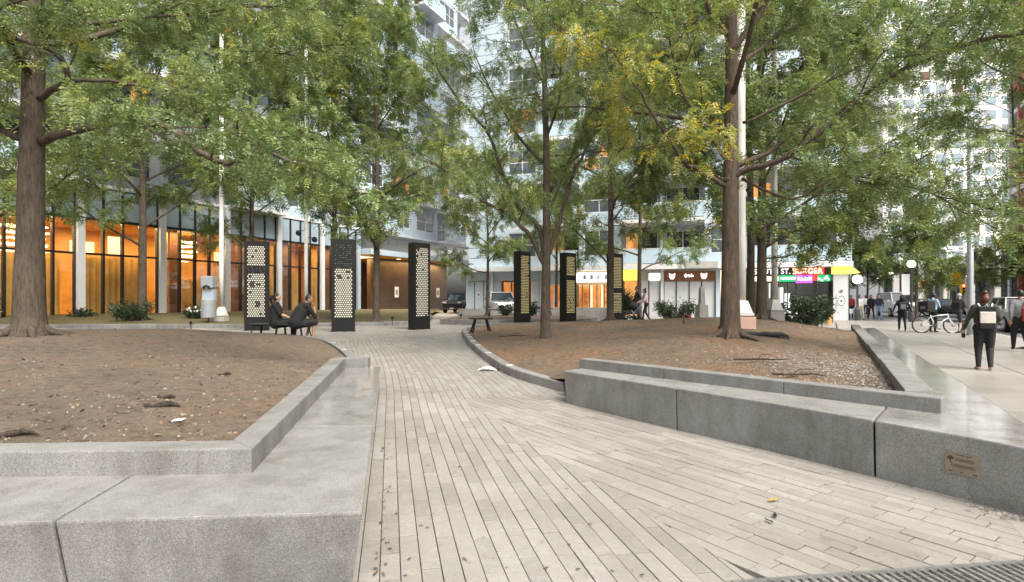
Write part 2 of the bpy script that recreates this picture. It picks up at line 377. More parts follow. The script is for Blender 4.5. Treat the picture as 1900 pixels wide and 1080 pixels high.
def paver_mesh(L):
    b_ = MB(); w2, l2, c = W/2-.003, L/2, .0014
    b_.add([(-w2,-l2,-.05),(w2,-l2,-.05),(w2,l2,-.05),(-w2,l2,-.05),(-w2,-l2,-c),(w2,-l2,-c),(w2,l2,-c),(-w2,l2,-c),(-w2+c,-l2+c,0),(w2-c,-l2+c,0),(w2-c,l2-c,0),(-w2+c,l2-c,0)],
           [(8,9,10,11),(4,5,9,8),(5,6,10,9),(6,7,11,10),(7,4,8,11),(0,1,5,4),(1,2,6,5),(2,3,7,6),(3,0,4,7)]); me = b_.mesh('paver'); me.materials.append(M['paver']); return me
pm = {}
def seen(c): return c[1] > 2.75 and abs(c[0]) < .96*c[1]
whole.sort(key=lambda c: (not seen(c), c[1]))
rest = MB()
for k, (x, y, a, L) in enumerate(whole):
    z = GZ(x, y)+rp.uniform(-.003, .002)
    if k < 300:
        key = round(L, 2)
        if key not in pm: pm[key] = paver_mesh(L)
        o = link('paver', pm[key], path); o.location = (x, y, z); o.rotation_euler = (rp.uniform(-.004,.004), rp.uniform(-.012,.012), a)
    else:
        ca, sa = math.cos(a), math.sin(a); w2, l2 = W/2-.003, L/2
        pieces.append([(x+ca*p-sa*q, y+sa*p+ca*q) for p, q in ((-w2,-l2),(w2,-l2),(w2,l2),(-w2,l2))])
for q in pieces:
    if len(q) < 3: continue
    s_ = sum(q[i][0]*q[(i+1) % len(q)][1]-q[(i+1) % len(q)][0]*q[i][1] for i in range(len(q)))
    if s_ < 0: q = q[::-1]
    dz = rp.uniform(-.0025, .0015); t = shrink(q, .0012); k = len(q)
    vs_ = [(p[0], p[1], GZ(*p)-.05) for p in q]+[(p[0], p[1], GZ(*p)-.0014+dz) for p in q]+[(p[0], p[1], GZ(*p)+dz) for p in t]
    rest.add(vs_, [tuple(range(2*k, 3*k))]+[(a, (a+1) % k, k+(a+1) % k, k+a) for a in range(k)]+[(k+a, k+(a+1) % k, 2*k+(a+1) % k, 2*k+a) for a in range(k)])
tag(rest.build('paving', M['paver'], path), kind='stuff')
mb = MB()                                             # bedding under the bent part of the path
for y in np.arange(7.5, 23.5, .5):
    a, b_ = y, y+.5
    x0, x1 = max(left_bound(y), -15), min(right_bound(y), 3)
    x2, x3 = max(left_bound(b_), -15), min(right_bound(b_), 3)
    mb.add([(x0,a,GZ(x0,a)-.02),(x1,a,GZ(x1,a)-.02),(x3,b_,GZ(x3,b_)-.02),(x2,b_,GZ(x2,b_)-.02)], [(0,1,2,3)])
mb.build('bedding', M['joint'], path)

# drain grate in the near right corner
gr = thing('drain_grate', 'galvanised steel drain grate set in the paving at the bottom right', 'grate', (0,0,0))
g0, g1 = Vector((1.15,2.82,.003)), Vector((4.2,3.21,.003)); gd = (g1-g0).normalized(); gn = Vector((gd.y,-gd.x,0))
M['galv'] = plain('galvanised_steel', (.30,.30,.29), .45, .7, .25, 30)
MB().prism([(g0+gn*.02)[:2], (g1+gn*.02)[:2], (g1+gn*.75)[:2], (g0+gn*.75)[:2]][::-1], -.1, -.014).build('drain_pit', M['black_mullion'], gr)
for k in (0, .38, .76): MB().bar(g0+gn*k, g1+gn*k, .022, .03).build('grate_frame', M['galv'], gr)
Lg = (g1-g0).length; k = 0; bm_ = None
for j in range(60):
    p = g0+gd*(Lg*(j+.5)/60)
    for a in (.011, .392):
        if bm_ is None:
            bm_ = MB().bar((0,0,0), gn*.36, .009, .022).mesh('grate_bar'); bm_.materials.append(M['galv'])
        o = link('grate_bar', bm_, gr); o.location = p+gn*a
for k in (.06,.12,.18,.24,.30,.44,.50,.56,.62,.68):
    MB().bar(g0+gn*k+Vector((0,0,-.004)), g1+gn*k+Vector((0,0,-.004)), .006, .014).build('cross_rod', M['galv'], gr)
# ------------------------------------------------------------------ granite seat walls
def slab(name, poly, z0, z1, mat, parent, off=None, bev=.014):
    bot = None
    if off: bot = [(p[0]+o[0], p[1]+o[1]) for p, o in zip(poly, off)]
    return MB().prism(poly, z0, z1, bot).build(name, mat, parent, bevel=bev)
ZL, ZLK = .45, .60
lb = thing('granite_seat_wall', 'low grey granite bench wall wrapping the left planting bed corner', 'bench wall')
GR, GS, PO = M['granite'], M['granite_side'], M['polished']
fb, sb = (.02,.10), (-.10,.0)
slab('seat_slab', [(-6.4,2.20),(-2.166,2.535),(-2.29,3.40),(-6.4,3.2)], -.1, ZL, GR, lb, [fb,fb,(0,0),(0,0)])
slab('seat_slab', [(-2.152,2.536),(-.735,2.645),(-1.142,4.425),(-2.02,4.425),(-1.80,3.43),(-2.276,3.40)], -.1, ZL, GR, lb, [fb,(-.1,.1),sb,(0,0),(0,0),(0,0)])
slab('seat_slab', [(-1.146,4.437),(-2.0,8.27),(-2.72,8.27),(-2.03,4.437)], -.1, ZL-.002, PO, lb, [sb,(-.1,-.06),(0,-.02),(0,0)])
slab('upstand', [(-6.4,2.98),(-1.557,3.23),(-1.768,3.415),(-6.4,3.2)], ZL-.05, ZLK, GR, lb, bev=.01)
slab('upstand', [(-1.559,3.236),(-2.498,8.08),(-2.70,8.04),(-1.772,3.42)], ZL-.05, ZLK-.001, GS, lb, bev=.01)
slab('upstand', [(-2.497,8.086),(-2.17,8.10),(-2.17,8.265),(-2.70,8.265),(-2.70,8.05)], ZL-.05, ZLK-.002, GS, lb, bev=.01)

ZR, ZRK = .48, .615
rb_ = thing('granite_seat_wall', 'long grey granite bench wall with bronze plaque beside the right planting bed', 'bench wall')
bo = (.03,.03)
S_1 = [(.725,7.55),(1.25,6.86),(1.845,6.105),(2.52,6.43),(1.13,7.98)]
S_2 = [(1.853,6.095),(2.46,5.32),(3.015,4.50),(3.63,5.20),(2.53,6.42)]
S_3 = [(3.022,4.488),(3.35,3.97),(3.62,3.42),(4.70,5.26),(3.93,5.3),(3.645,5.195)]
slab('seat_slab', S_1, -.1, ZR, GR, rb_, [(.05,-.02),bo,bo,(0,0),(0,0)])
slab('seat_slab', S_2, -.1, ZR+.001, GR, rb_, [bo,bo,bo,(0,0),(0,0)])
slab('seat_slab', S_3, -.1, ZR, PO, rb_, [bo,bo,(0,.05),(-.05,0),(0,0),(0,0)])
def lx(y, x0): return x0+.59*y
yy = 5.27; k = 0
while yy < 19:
    y2 = min(yy+2.75, 19.3)
    slab('ledge_slab', [(lx(yy,.80), yy),(lx(yy,1.6), yy),(lx(y2,1.6), y2),(lx(y2,.80), y2)], -.1, ZR-.001*(k % 2)-.04*sm((yy-5)/10), PO, rb_, [(0,0),(-.05,0),(-.05,0),(0,0)])
    slab('upstand', [(lx(yy,.74), yy+.012),(lx(yy,1.02), yy+.012),(lx(y2,1.02), y2),(lx(y2,.74), y2)], .2, ZRK-.012-.045*sm((yy-5)/10), GS, rb_, bev=.01)
    yy = y2+.012; k += 1
kf = [(.98,7.85),(3.78,4.74)]; kd = Vector((.669,-.743,0)); kn = Vector((.743,.669,0))
cuts = [0, 1.4, 2.85, 4.185]
for a, b_ in zip(cuts, cuts[1:]):
    p = Vector((.98,7.85,0)); q = [p+kd*a, p+kd*(b_-.003), p+kd*(b_-.003)+kn*.2, p+kd*a+kn*.2]
    slab('upstand', [(v.x, v.y) for v in q], ZR-.05, ZRK, GS, rb_, bev=.01)
# plaque with small tree emblem and worn, unreadable lines
M['plaque'] = plain('bronze_plaque', (.27,.22,.18), .42, .5, .15, 12); M['plaque_dark'] = plain('plaque_relief', (.08,.06,.045), .5, .5)
e0, e1 = Vector((3.022+.03,4.488+.03,0)), Vector((3.35+.03,3.97+.03,0))
pd = (e1-e0).normalized(); pn = Vector((pd.y,-pd.x,0))*1.0
if pn.x > 0: pn = -pn
pc = on(1787, 868, .18); f0 = Vector((3.022,4.488,0))
pc = f0+pd*((pc-f0).dot(pd)+.075); pc.z = .265
def on_face(s, h, d=.0): # along, up, proud
    t = (h+.1)/.58
    return pc+pd*s+Vector((0,0,h-.265))+pn*(d-.03*(1-t)*0.9)+pn*0.0
def face_plate(name, s0, s1, h0, h1, d0, d1, mat, par):
    vs_ = [on_face(s, h, d) for d in (d0, d1) for s, h in ((s0,h0),(s1,h0),(s1,h1),(s0,h1))]
    return MB().add(vs_, [(0,1,2,3),(7,6,5,4),(0,4,5,1),(1,5,6,2),(2,6,7,3),(3,7,4,0)]).build(name, mat, par)
pl = face_plate('plaque', -.105, .105, .185, .345, -.03, .006, M['plaque'], rb_); pl['label'] = 'small bronze plaque with a tree emblem'
em = MB()
KS = .68
for (s, h, r) in ((-.105,.315,.016),(-.125,.305,.012),(-.088,.308,.012),(-.107,.30,.012)):
    s *= KS; h = .265+(h-.265)*.82; r *= .75; em.tube([on_face(s,h,.004), on_face(s,h,.009)], r, 10)
em.bar(on_face(-.072,.268,.007), on_face(-.072,.298,.007), .005, .004)
em.bar(on_face(-.081,.267,.007), on_face(-.063,.267,.007), .003, .004)
em.build('emblem', M['plaque_dark'], pl)
for (s0, s1, h, t) in ((-.06,.02,.345,.006),(.035,.085,.345,.006),(-.06,.10,.31,.0025),(-.06,.11,.30,.0025),(-.06,.10,.29,.0025),(-.10,.11,.255,.0025),(-.10,.09,.245,.0025),(-.10,.11,.235,.0025),(-.12,-.09,.19,.006),(-.02,.0,.19,.01),(.09,.13,.188,.008)):
    h = .265+(h-.265)*.82; face_plate('line_of_lettering', s0*KS, s1*KS, h-t*.4, h+t*.4, .004, .0085, M['plaque_dark'], pl)

# ------------------------------------------------------------------ planting beds
def soil_mat(name, c1, c2, c3, gravel=0):
    m, n, b = new_mat(name); P = geo_pos(n)
    f1 = noise_n(n, P, .55, 6, .65); f2 = noise_n(n, P, 9, 8, .75); f3 = noise_n(n, P, 70, 4, .7)
    r1 = ramp(n, [(.32, c1), (.50, c2), (.68, c3)]); n.links.new(f1, r1.inputs[0])
    r2 = ramp(n, [(.30, (.42,.41,.40)), (.48, (.95,.95,.95)), (.62, (1.15,1.12,1.08)), (.75, (1.7,1.6,1.45))]); n.links.new(f2, r2.inputs[0])
    r3 = ramp(n, [(.3, (.6,.6,.6)), (.7, (1.25,1.25,1.25))]); n.links.new(f3, r3.inputs[0])
    x = mixc(n, 1, r1.outputs[0], r2.outputs[0], 'MULTIPLY'); x = mixc(n, 1, x, r3.outputs[0], 'MULTIPLY')
    n.links.new(x, b.inputs['Base Color']); b.inputs['Roughness'].default_value = .95; b.inputs['Specular IOR Level'].default_value = .15
    a = n.nodes.new('ShaderNodeMath'); a.operation = 'ADD'; n.links.new(f2, a.inputs[0]); n.links.new(f3, a.inputs[1])
    bump(n, b, a.outputs[0], 1.0, .05); return m
M['soil'] = soil_mat('dry_soil', (.165,.138,.11), (.255,.208,.162), (.28,.20,.145))
M['soil_red'] = soil_mat('reddish_soil', (.165,.138,.11), (.25,.188,.138), (.30,.185,.118))
M['lawn'] = soil_mat('thin_dry_lawn', (.11,.10,.055), (.17,.15,.085), (.15,.135,.06))
def seg_d(p, a, b_):
    ax, ay = a[0], a[1]; dx, dy = b_[0]-ax, b_[1]-ay; t = max(0, min(1, ((p[0]-ax)*dx+(p[1]-ay)*dy)/(dx*dx+dy*dy+1e-9)))
    return math.hypot(p[0]-ax-dx*t, p[1]-ay-dy*t), t
class Bed:
    def __init__(s, bnd, bumps, D=2.2, amp=.3, rough=.042): s.b = bnd; s.bumps = bumps; s.D = D; s.amp = amp; s.rough = rough
    def z(s, x, y):
        d = 1e9; wz = ws = 0
        for a, b_ in zip(s.b, s.b[1:]+s.b[:1]):
            q, t = seg_d((x, y), a, b_); z_ = a[2]+(b_[2]-a[2])*t
            if q < d: d = q
            w_ = math.hypot(b_[0]-a[0], b_[1]-a[1])/(q*q+.02); wz += z_*w_; ws += w_
        k = 1-math.exp(-(d/s.D)**1.3)
        z_ = wz/ws+s.amp*k
        for (bx, by, h, r) in s.bumps: z_ += h*math.exp(-((x-bx)**2+(y-by)**2)/r**2)
        z_ += s.rough*min(1, d/.4)*(noise.noise((x*.6, y*.6, 3))+.5*noise.noise((x*1.9, y*1.9, 7))+.30*noise.noise((x*5, y*5, 1)))
        return z_
    def inside(s, x, y):
        c = False; n = len(s.b)
        for i in range(n):
            a, b_ = s.b[i], s.b[(i+1) % n]
            if (a[1] > y) != (b_[1] > y) and x < (b_[0]-a[0])*(y-a[1])/(b_[1]-a[1])+a[0]: c = not c
        return c
    def build(s, name, mat, label, step=.28):
        bp = []
        n = len(s.b)
        for a, b_ in zip(s.b, s.b[1:]+s.b[:1]):
            k = max(1, int(math.hypot(b_[0]-a[0], b_[1]-a[1])/step))
            for i in range(k): t = i/k; bp.append((a[0]+(b_[0]-a[0])*t, a[1]+(b_[1]-a[1])*t, a[2]+(b_[2]-a[2])*t))
        co = [Vector((p[0], p[1])) for p in bp]; nb = len(co)
        x0 = min(p[0] for p in s.b); x1 = max(p[0] for p in s.b); y0 = min(p[1] for p in s.b); y1 = max(p[1] for p in s.b)
        rr = random.Random(1)
        x = x0
        while x < x1:
            y = y0
            while y < y1:
                px, py = x+rr.uniform(-.3,.3)*step, y+rr.uniform(-.3,.3)*step
                if s.inside(px, py) and min(seg_d((px, py), a, b_)[0] for a, b_ in zip(s.b, s.b[1:]+s.b[:1])) > step*.4: co.append(Vector((px, py)))
                y += step
            x += step
        vo, eo, fo, *_ = geometry.delaunay_2d_cdt(co, [], [list(range(nb))], 1, 1e-5)
        mb = MB(); hz = {}
        for i, v in enumerate(vo):
            z_ = s.z(v.x, v.y); mb.v.append((v.x, v.y, z_))
        for f in fo:
            a, b_, c = [Vector(mb.v[i]) for i in f[:3]]
            f = list(f)
            if (b_-a).cross(c-a).z < 0: f = f[::-1]
            mb.f.append(tuple(f)); mb.m.append(0)
        o = mb.build(name, mat, smooth=True); return tag(o, label, 'soil', kind='structure')
def gz_(pts, dz): return [(x, y, GZ(x, y)+dz) for x, y in pts]
left_bed = Bed([(-6.4,3.05,.55),(-1.68,3.32,.53),(-2.58,8.1,.47),(-2.35,8.5,.36)]+gz_([(-2.95,9.9),(-3.6,11.5),(-4.3,12.9),(-5.1,14.3),(-6.0,15.35),(-7.8,16.4),(-11.5,17.8),(-19,19.4),(-26,20)], .10)+[(-26,3,.5)],
               [(-8.1,9.2,.22,2.6),(-9,13,.16,3)], 2.4, .20)
left_bed.build('planting_bed', M['soil'], 'bare brown soil of the left planting bed', .3)
right_bed = Bed([(.80,8.2,.18),(1.0,7.97,.30),(1.1,7.88,.53),(3.80,4.9,.53),(3.95,5.0,.47),(8.2,12.6,.40),(12.05,19.2,.30),(10,21.5,.36),(6,23.2,.42)]+gz_([(2,23.4),(-.2,22.45),(-1.2,21.2),(-1.55,19.2),(-1.42,16.95),(-1.0,14.2),(-.5,11.8),(.0,9.95),(.45,9.0)], .10),
                [(4.3,10.7,.16,2.2),(7.6,17,.26,3.8),(1.0,13.2,.06,1.6)], 2.4, .28)
right_bed.build('planting_bed', M['soil_red'], 'reddish brown soil of the right planting bed', .27)

# curved kerbs of cut stones, with small marker lights let into the top
M['kerb'] = granite('granite_edging', .24, .7)
def smooth_path(pts, step):
    P = [Vector((p[0], p[1], 0)) for p in pts]; out = []
    for i in range(len(P)-1):
        p0, p1, p2, p3 = P[max(i-1,0)], P[i], P[i+1], P[min(i+2,len(P)-1)]; k = max(1, int((p2-p1).length/.1))
        for j in range(k):
            t = j/k; out.append(.5*((2*p1)+(p2-p0)*t+(2*p0-5*p1+4*p2-p3)*t*t+(3*p1-p0-3*p2+p3)*t**3))
    out.append(P[-1]); res = [out[0]]; acc = 0
    for a, b_ in zip(out, out[1:]):
        acc += (b_-a).length
        if acc >= step: res.append(b_); acc = 0
    return res
def kerb(pts, label, h, wid, side, lights=(), step=.9, name='bed_kerb'):
    k = thing(name, label, 'kerb'); p = smooth_path(pts, step/3); n = len(p)
    tn = [(p[min(i+1,n-1)]-p[max(i-1,0)]).normalized() for i in range(n)]; nr = [Vector((t.y,-t.x,0))*side for t in tn]
    i = 0
    while i < n-1:
        j = min(i+3, n-1); a = []; b_ = []
        for q in range(i, j+1):
            v = p[q]+(tn[q]*.004 if q == i else -tn[q]*.004 if q == j else Vector()); a.append(v); b_.append(v+nr[q]*wid)
        vs_ = []; m = len(a)
        for v in a+b_: vs_.append((v.x, v.y, GZ(v.x, v.y)-.12))
        for v, w_ in zip(a, [0]*m): vs_.append((v.x, v.y, GZ(v.x, v.y)+h))
        for v in b_: vs_.append((v.x, v.y, GZ(v.x, v.y)+h))
        f = []
        for q in range(m-1):
            f += [(2*m+q, 2*m+q+1, 3*m+q+1, 3*m+q), (q, q+1, 2*m+q+1, 2*m+q), (m+q+1, m+q, 3*m+q, 3*m+q+1), (q+1, q, m+q, m+q+1)]
        f += [(0, 2*m, 3*m, m), (m-1, 2*m-1, 4*m-1, 3*m-1)]
        b2 = MB().add(vs_, f); me = b2.mesh('kerb_stone'); bm = bmesh.new(); bm.from_mesh(me); bmesh.ops.recalc_face_normals(bm, faces=bm.faces[:])
        bmesh.ops.bevel(bm, geom=[e for e in bm.edges if e.calc_face_angle(0) > .7], offset=.012, segments=1, affect='EDGES'); bm.to_mesh(me); bm.free()
        me.materials.append(M['kerb']); link('kerb_stone', me, k)
        i = j
    for q in lights:
        q = int(q*(n-1)); c = p[q]+nr[q]*wid*.5; z_ = GZ(c.x, c.y)+h
        u, v = tn[q]*.05, nr[q]*wid*.36
        MB().prism([(c+s1*u+s2*v)[:2] for s1, s2 in ((-1,-1),(1,-1),(1,1),(-1,1))], z_-.01, z_+.006).build('marker_light', M['white_panel'], k)
    return k
kerb(LEFT_EDGE[2:], 'curved granite kerb edging the left bed behind the seated pair', .13, .16, -1, (.03,.085,.15,.2), .9)
kerb([(.78,8.28)]+RIGHT_EDGE[1:]+[(2,23.55),(6,23.35),(10,21.65),(12,19.5)], 'curved granite kerb edging the right bed along the path', .15, .17, 1, (.06,.13,.17,.205,.24,.27,.3,.33,.36), .9)
# back beds in front of the lobby and the shops
back_left = Bed([(-30,20.5,.40)]+[(-19,21.4,.44),(-12.5,21.6,.45),(-10,21.9,.45),(-7.2,23.0,.45),(-4.9,24.3,.43),(-4.3,26.0,.42),(-5.2,34,.46),(-6.6,50,.5),(-13.2,44,.58),(-17.7,34.5,.66),(-22,26,.72),(-30,10,.72)], [], 2, .05, .02)
back_left.build('lawn', M['lawn'], 'thin dry lawn in front of the amber lobby windows', .6)
kerb([(-30,20.35),(-19,21.25),(-12.5,21.45),(-10,21.75),(-7.2,22.85),(-4.8,24.15),(-4.15,26),(-5.0,34)], 'long grey kerb along the lawn below the amber lobby', .16, .2, -1, (), 1.5)
back_mid = Bed(gz_([(-3.6,26.2),(-1,25.0),(1.2,26.2),(3.3,26.6),(4.4,28.5),(4.2,32),(0,33.5),(-3.2,32)], .14), [], 2, .12, .02)
back_mid.build('planting_bed', M['soil'], 'small soil bed behind the right-hand pillars', .5)
kerb([(-3.5,26.05),(-1,24.85),(1.2,26.05),(3.4,26.45),(4.55,28.5)], 'short curved kerb in front of the small rear bed', .18, .2, -1, (), 1.0)
# ------------------------------------------------------------------ building parts
def frame_bars(mb, x0, x1, z0, z1, y, nx, nz, t=.06, d=.06):
    mb.box(x0, x1, y-d, y, z0, z0+t); mb.box(x0, x1, y-d, y, z1-t, z1)
    mb.box(x0, x0+t, y-d, y, z0+t, z1-t); mb.box(x1-t, x1, y-d, y, z0+t, z1-t)
    for i in range(1, nx): x = x0+(x1-x0)*i/nx; mb.box(x-t/2, x+t/2, y-d*.9, y, z0+t, z1-t)
    for j in range(1, nz): z = z0+(z1-z0)*j/nz; mb.box(x0+t, x1-t, y-d*.8, y, z-t/2, z+t/2)
def window(par, x0, x1, z0, z1, y, mat, nx=2, nz=1, fm=None, lit=None, t=.06):
    mb = MB(); frame_bars(mb, x0, x1, z0, z1, y, nx, nz, t); wn = mb.build('window', fm or M['white_frame'], par)
    for i in range(nx):
        for j in range(nz):
            m_ = lit if (lit and (i+j) % 2 == 0) else mat
            a, b_ = x0+(x1-x0)*i/nx, x0+(x1-x0)*(i+1)/nx; c, e = z0+(z1-z0)*j/nz, z0+(z1-z0)*(j+1)/nz
            B('pane', m_, wn, a+t*.45, b_-t*.45, y-.022, y-.002, c+t*.45, e-t*.45)
    return wn
def balcony(par, x0, x1, z, y, depth, rail, slab_m):
    s = B('balcony', slab_m, par, x0, x1, y-depth, y+.02, z-.2, z+.04)
    mb = MB(); mb.box(x0, x1, y-depth, y-depth+.05, z+1.06, z+1.11); mb.box(x0, x0+.05, y-depth+.05, y, z+1.06, z+1.11); mb.box(x1-.05, x1, y-depth+.05, y, z+1.06, z+1.11)
    n = max(2, int((x1-x0)/1.2))
    for i in range(n+1): x = x0+.003+(x1-x0-.046)*i/n; mb.box(x, x+.04, y-depth+.003, y-depth+.043, z+.04, z+1.06)
    mb.build('railing', M['white_frame'], s)
    for i in range(n): a = x0+(x1-x0)*i/n; B('rail_pane', rail, s, a+.045, a+(x1-x0)/n-.005, y-depth+.015, y-depth+.03, z+.09, z+1.04)
M['rail_glass'] = plain('pale_rail_glass', (.45,.58,.66), .12, var=.08, scale=.8, spec=.8)
M['curtain'] = plain('amber_curtain', (.70,.37,.085), .7, var=.3, scale=.9)
M['amber_wall'] = plain('amber_wall', (.60,.31,.08), .5, var=.35, scale=1.0)
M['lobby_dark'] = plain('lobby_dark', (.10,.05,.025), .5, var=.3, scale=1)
M['crystal'] = emit('chandelier_crystal', (1,.62,.26), 2.2)
M['lit_screen'] = emit('lit_screen', (1,.62,.22), .75)
def area_lamp(name, par, loc, sx, sy, watts, c=(1,.64,.28), rot=(0,0,0)):
    l_ = bpy.data.lights.new(name, 'AREA'); l_.shape = 'RECTANGLE'; l_.size = sx; l_.size_y = sy; l_.energy = watts; l_.color = c
    o = link(name, l_, par); o.location = loc; o.rotation_euler = rot; return o

# ------------------------------------------------------------------ left building with the amber lobby
BW = 3.83
b1 = thing('lobby_building', 'tall grey and white building with glowing amber lobby on the left', 'building', (-20.77, 25.8, 0), math.atan2(.9001, .4356))
rl = random.Random(11)
LB0, LB1 = -3, 5
x0, x1 = LB0*BW, LB1*BW
for k in range(LB0, LB1+1): B('column', M['spandrel'] if k == LB1 else M['white_frame'], b1, k*BW-.16, k*BW+.16, -.32, .06, .2, 7.0)
for k in range(LB0, LB1):
    for j in range(4):
        a = k*BW+.16+(BW-.32)*j/4; e = a+(BW-.32)/4
        if j: B('mullion', M['black_mullion'], b1, a-.045, a+.045, -.14, .06, .3, 6.9)
        B('glass_pane', M['glass'], b1, a+.046, e-.046, -.03, -.015, .5, 3.60); B('glass_pane', M['glass'], b1, a+.046, e-.046, -.03, -.015, 3.70, 5.28)
        B('spandrel_panel', M['spandrel'], b1, a+.05, e-.05, -.06, .02, 5.42, 6.88)
    B('mullion', M['black_mullion'], b1, k*BW+.161, k*BW+.22, -.14, .05, .3, 6.9); B('mullion', M['black_mullion'], b1, (k+1)*BW-.22, (k+1)*BW-.161, -.14, .05, .3, 6.9)
    for z, h in ((.3,.2),(3.6,.10),(5.28,.14)): B('transom', M['black_mullion'], b1, k*BW+.22, (k+1)*BW-.22, -.115, .05, z, z+h)
# interior
B('lobby_floor', M['wood'], b1, x0, x1, .07, 6, .2, .34); B('lobby_ceiling', M['amber_wall'], b1, x0, x1, .07, 6, 5.42, 5.6)
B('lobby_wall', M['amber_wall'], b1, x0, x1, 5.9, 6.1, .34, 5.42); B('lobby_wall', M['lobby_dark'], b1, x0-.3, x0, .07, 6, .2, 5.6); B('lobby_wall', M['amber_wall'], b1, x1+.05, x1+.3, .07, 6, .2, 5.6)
def curtain(a, e, z0, z1, y, mat):
    mb = MB(); n = int((e-a)/.045)
    for i in range(n+1):
        x = a+(e-a)*i/n; yy_ = y+.045*math.sin(x*21)+.02*math.sin(x*47+1); mb.v += [(x, yy_, z0), (x, yy_, z1)]
    mb.f = [(2*i, 2*i+2, 2*i+3, 2*i+1) for i in range(n)]; mb.m = [0]*n; return mb.build('curtain', mat, b1, smooth=True)
for k in range(LB0, LB1):
    c = k*BW
    if k in (-3,-2,-1,0):
        curtain(c+.25, c+2.4, .34, 3.55, .9, M['curtain'])
        curtain(c+2.5, c+3.6, .34, 3.4 if k % 2 else 3.58, 1.1, M['curtain'])
    elif k == 1:
        curtain(c+.25, c+1.0, .34, 5.2, .9, M['curtain']); B('lobby_pillar', M['wood'], b1, c+1.15, c+1.75, 1.0, 1.6, .34, 5.4); curtain(c+2.2, c+3.6, .34, 2.6, 1.5, M['curtain'])
    else:
        curtain(c+.3, c+1.5, .34, 5.2, 1.5, M['curtain']); curtain(c+2.4, c+3.6, .34, 3.4, 1.9, M['curtain']); B('lobby_pillar', M['wood'], b1, c+1.6, c+2.3, 1.2, 1.9, .34, 5.4); B('lobby_partition', M['amber_wall'], b1, c+2.5, c+3.3, 3.2, 3.3, .34, 2.6)
    # lamp trough over the glazing and ceiling lamps
    for q in (.25,.5,.75):
        B('ceiling_lamp', M['lit_warm'], b1, c+BW*q-.25, c+BW*q+.25, .45, .6, 5.36, 5.415)
    area_lamp('lobby_light', b1, (c+BW/2, .5, 5.3), BW*.8, .3, 100 if k < 2 else 55)
    area_lamp('lobby_light', b1, (c+BW/2, 3.6, 5.3), 2.5, 2, 110 if k < 2 else 80)
    if k in (-1, 1):
        ch = MB(); rr = random.Random(k+5)
        for tier in range(5):
            for q in range(26):
                x = c+(.2+rr.random()*.98 if k == 1 and False else 1.9+rr.random()*1.75); ch.box(x, x+.07, 2.1+rr.random()*.8, 2.95, 3.75+tier*.29+rr.uniform(-.04,.04), 3.84+tier*.29)
        ch.build('chandelier', M['crystal'], b1)
    if k in (0, 2):
        B('lit_screen', M['lit_screen'], b1, c+.3, c+1.35, 1.35, 1.4, 3.72, 4.35); B('lit_screen', M['lit_screen'], b1, c+2.1, c+2.75, 1.55, 1.6, 3.75, 4.75)
# porte-cochere with the dark bronze wall
PE = 36.0
B('canopy', M['pale_panel'], b1, x1+.32, PE, -1.2, 6, 5.0, 5.45); B('canopy_soffit', M['amber_wall'], b1, x1+.35, PE-.05, -1.1, 5.9, 4.92, 4.995)
mbw = MB(); n = 24                                    # gently curved wall
for i in range(n+1):
    t = i/n; x = 21.9+(PE-2.2-21.9)*t; y = .9-.9*math.sin(math.pi*t); mbw.v += [(x, y, .1), (x, y, 4.92), (x, y+.4, .1), (x, y+.4, 4.92)]
for i in range(n):
    a = 4*i; mbw.f += [(a, a+4, a+5, a+1), (a+2, a+3, a+7, a+6)]; mbw.m += [0, 0]
mbw.f += [(0,1,3,2), (4*n, 4*n+2, 4*n+3, 4*n+1)]; mbw.m += [0, 0]
mbw.build('bronze_wall', M['bronze_wall'], b1, smooth=False)
def bw_y(x): return .9-.9*math.sin(math.pi*(x-21.9)/(PE-2.2-21.9))
M['print'] = plain('grey_print', (.18,.17,.16), .6, var=.5, scale=25)
for x in (24.6, 27.2, 31.2):
    y = bw_y(x)-.03; p_ = B('poster', M['white_frame'], b1, x-.27, x+.27, y-.04, y-.01, 1.55, 2.5); B('print', M['print'], p_, x-.15, x+.15, y-.045, y-.0405, 1.8, 2.25)
B('entry_wall', M['amber_wall'], b1, x1+.35, 22.3, 5.5, 5.7, .2, 4.92); B('entry_door', M['lit_amber'], b1, x1+.8, x1+1.9, 5.3, 5.49, .3, 3.3)
for xx in (x1+1.0, x1+2.0): B('ceiling_lamp', M['lit_warm'], b1, xx-.35, xx+.35, .3, 3.0, 4.87, 4.918)
for xx in (24.0, 28.0, 32.0): B('ceiling_lamp', M['lit_warm'], b1, xx-.15, xx+.15, -.55, -.3, 4.87, 4.918)
area_lamp('canopy_light', b1, (x1+1.8, 1.6, 4.8), 2.4, 3, 170); area_lamp('canopy_light', b1, (28.5, -.5, 4.8), 11, .4, 260)
B('portal_back', M['lobby_dark'], b1, 22.0, PE, 5.9, 6.0, .1, 4.92)
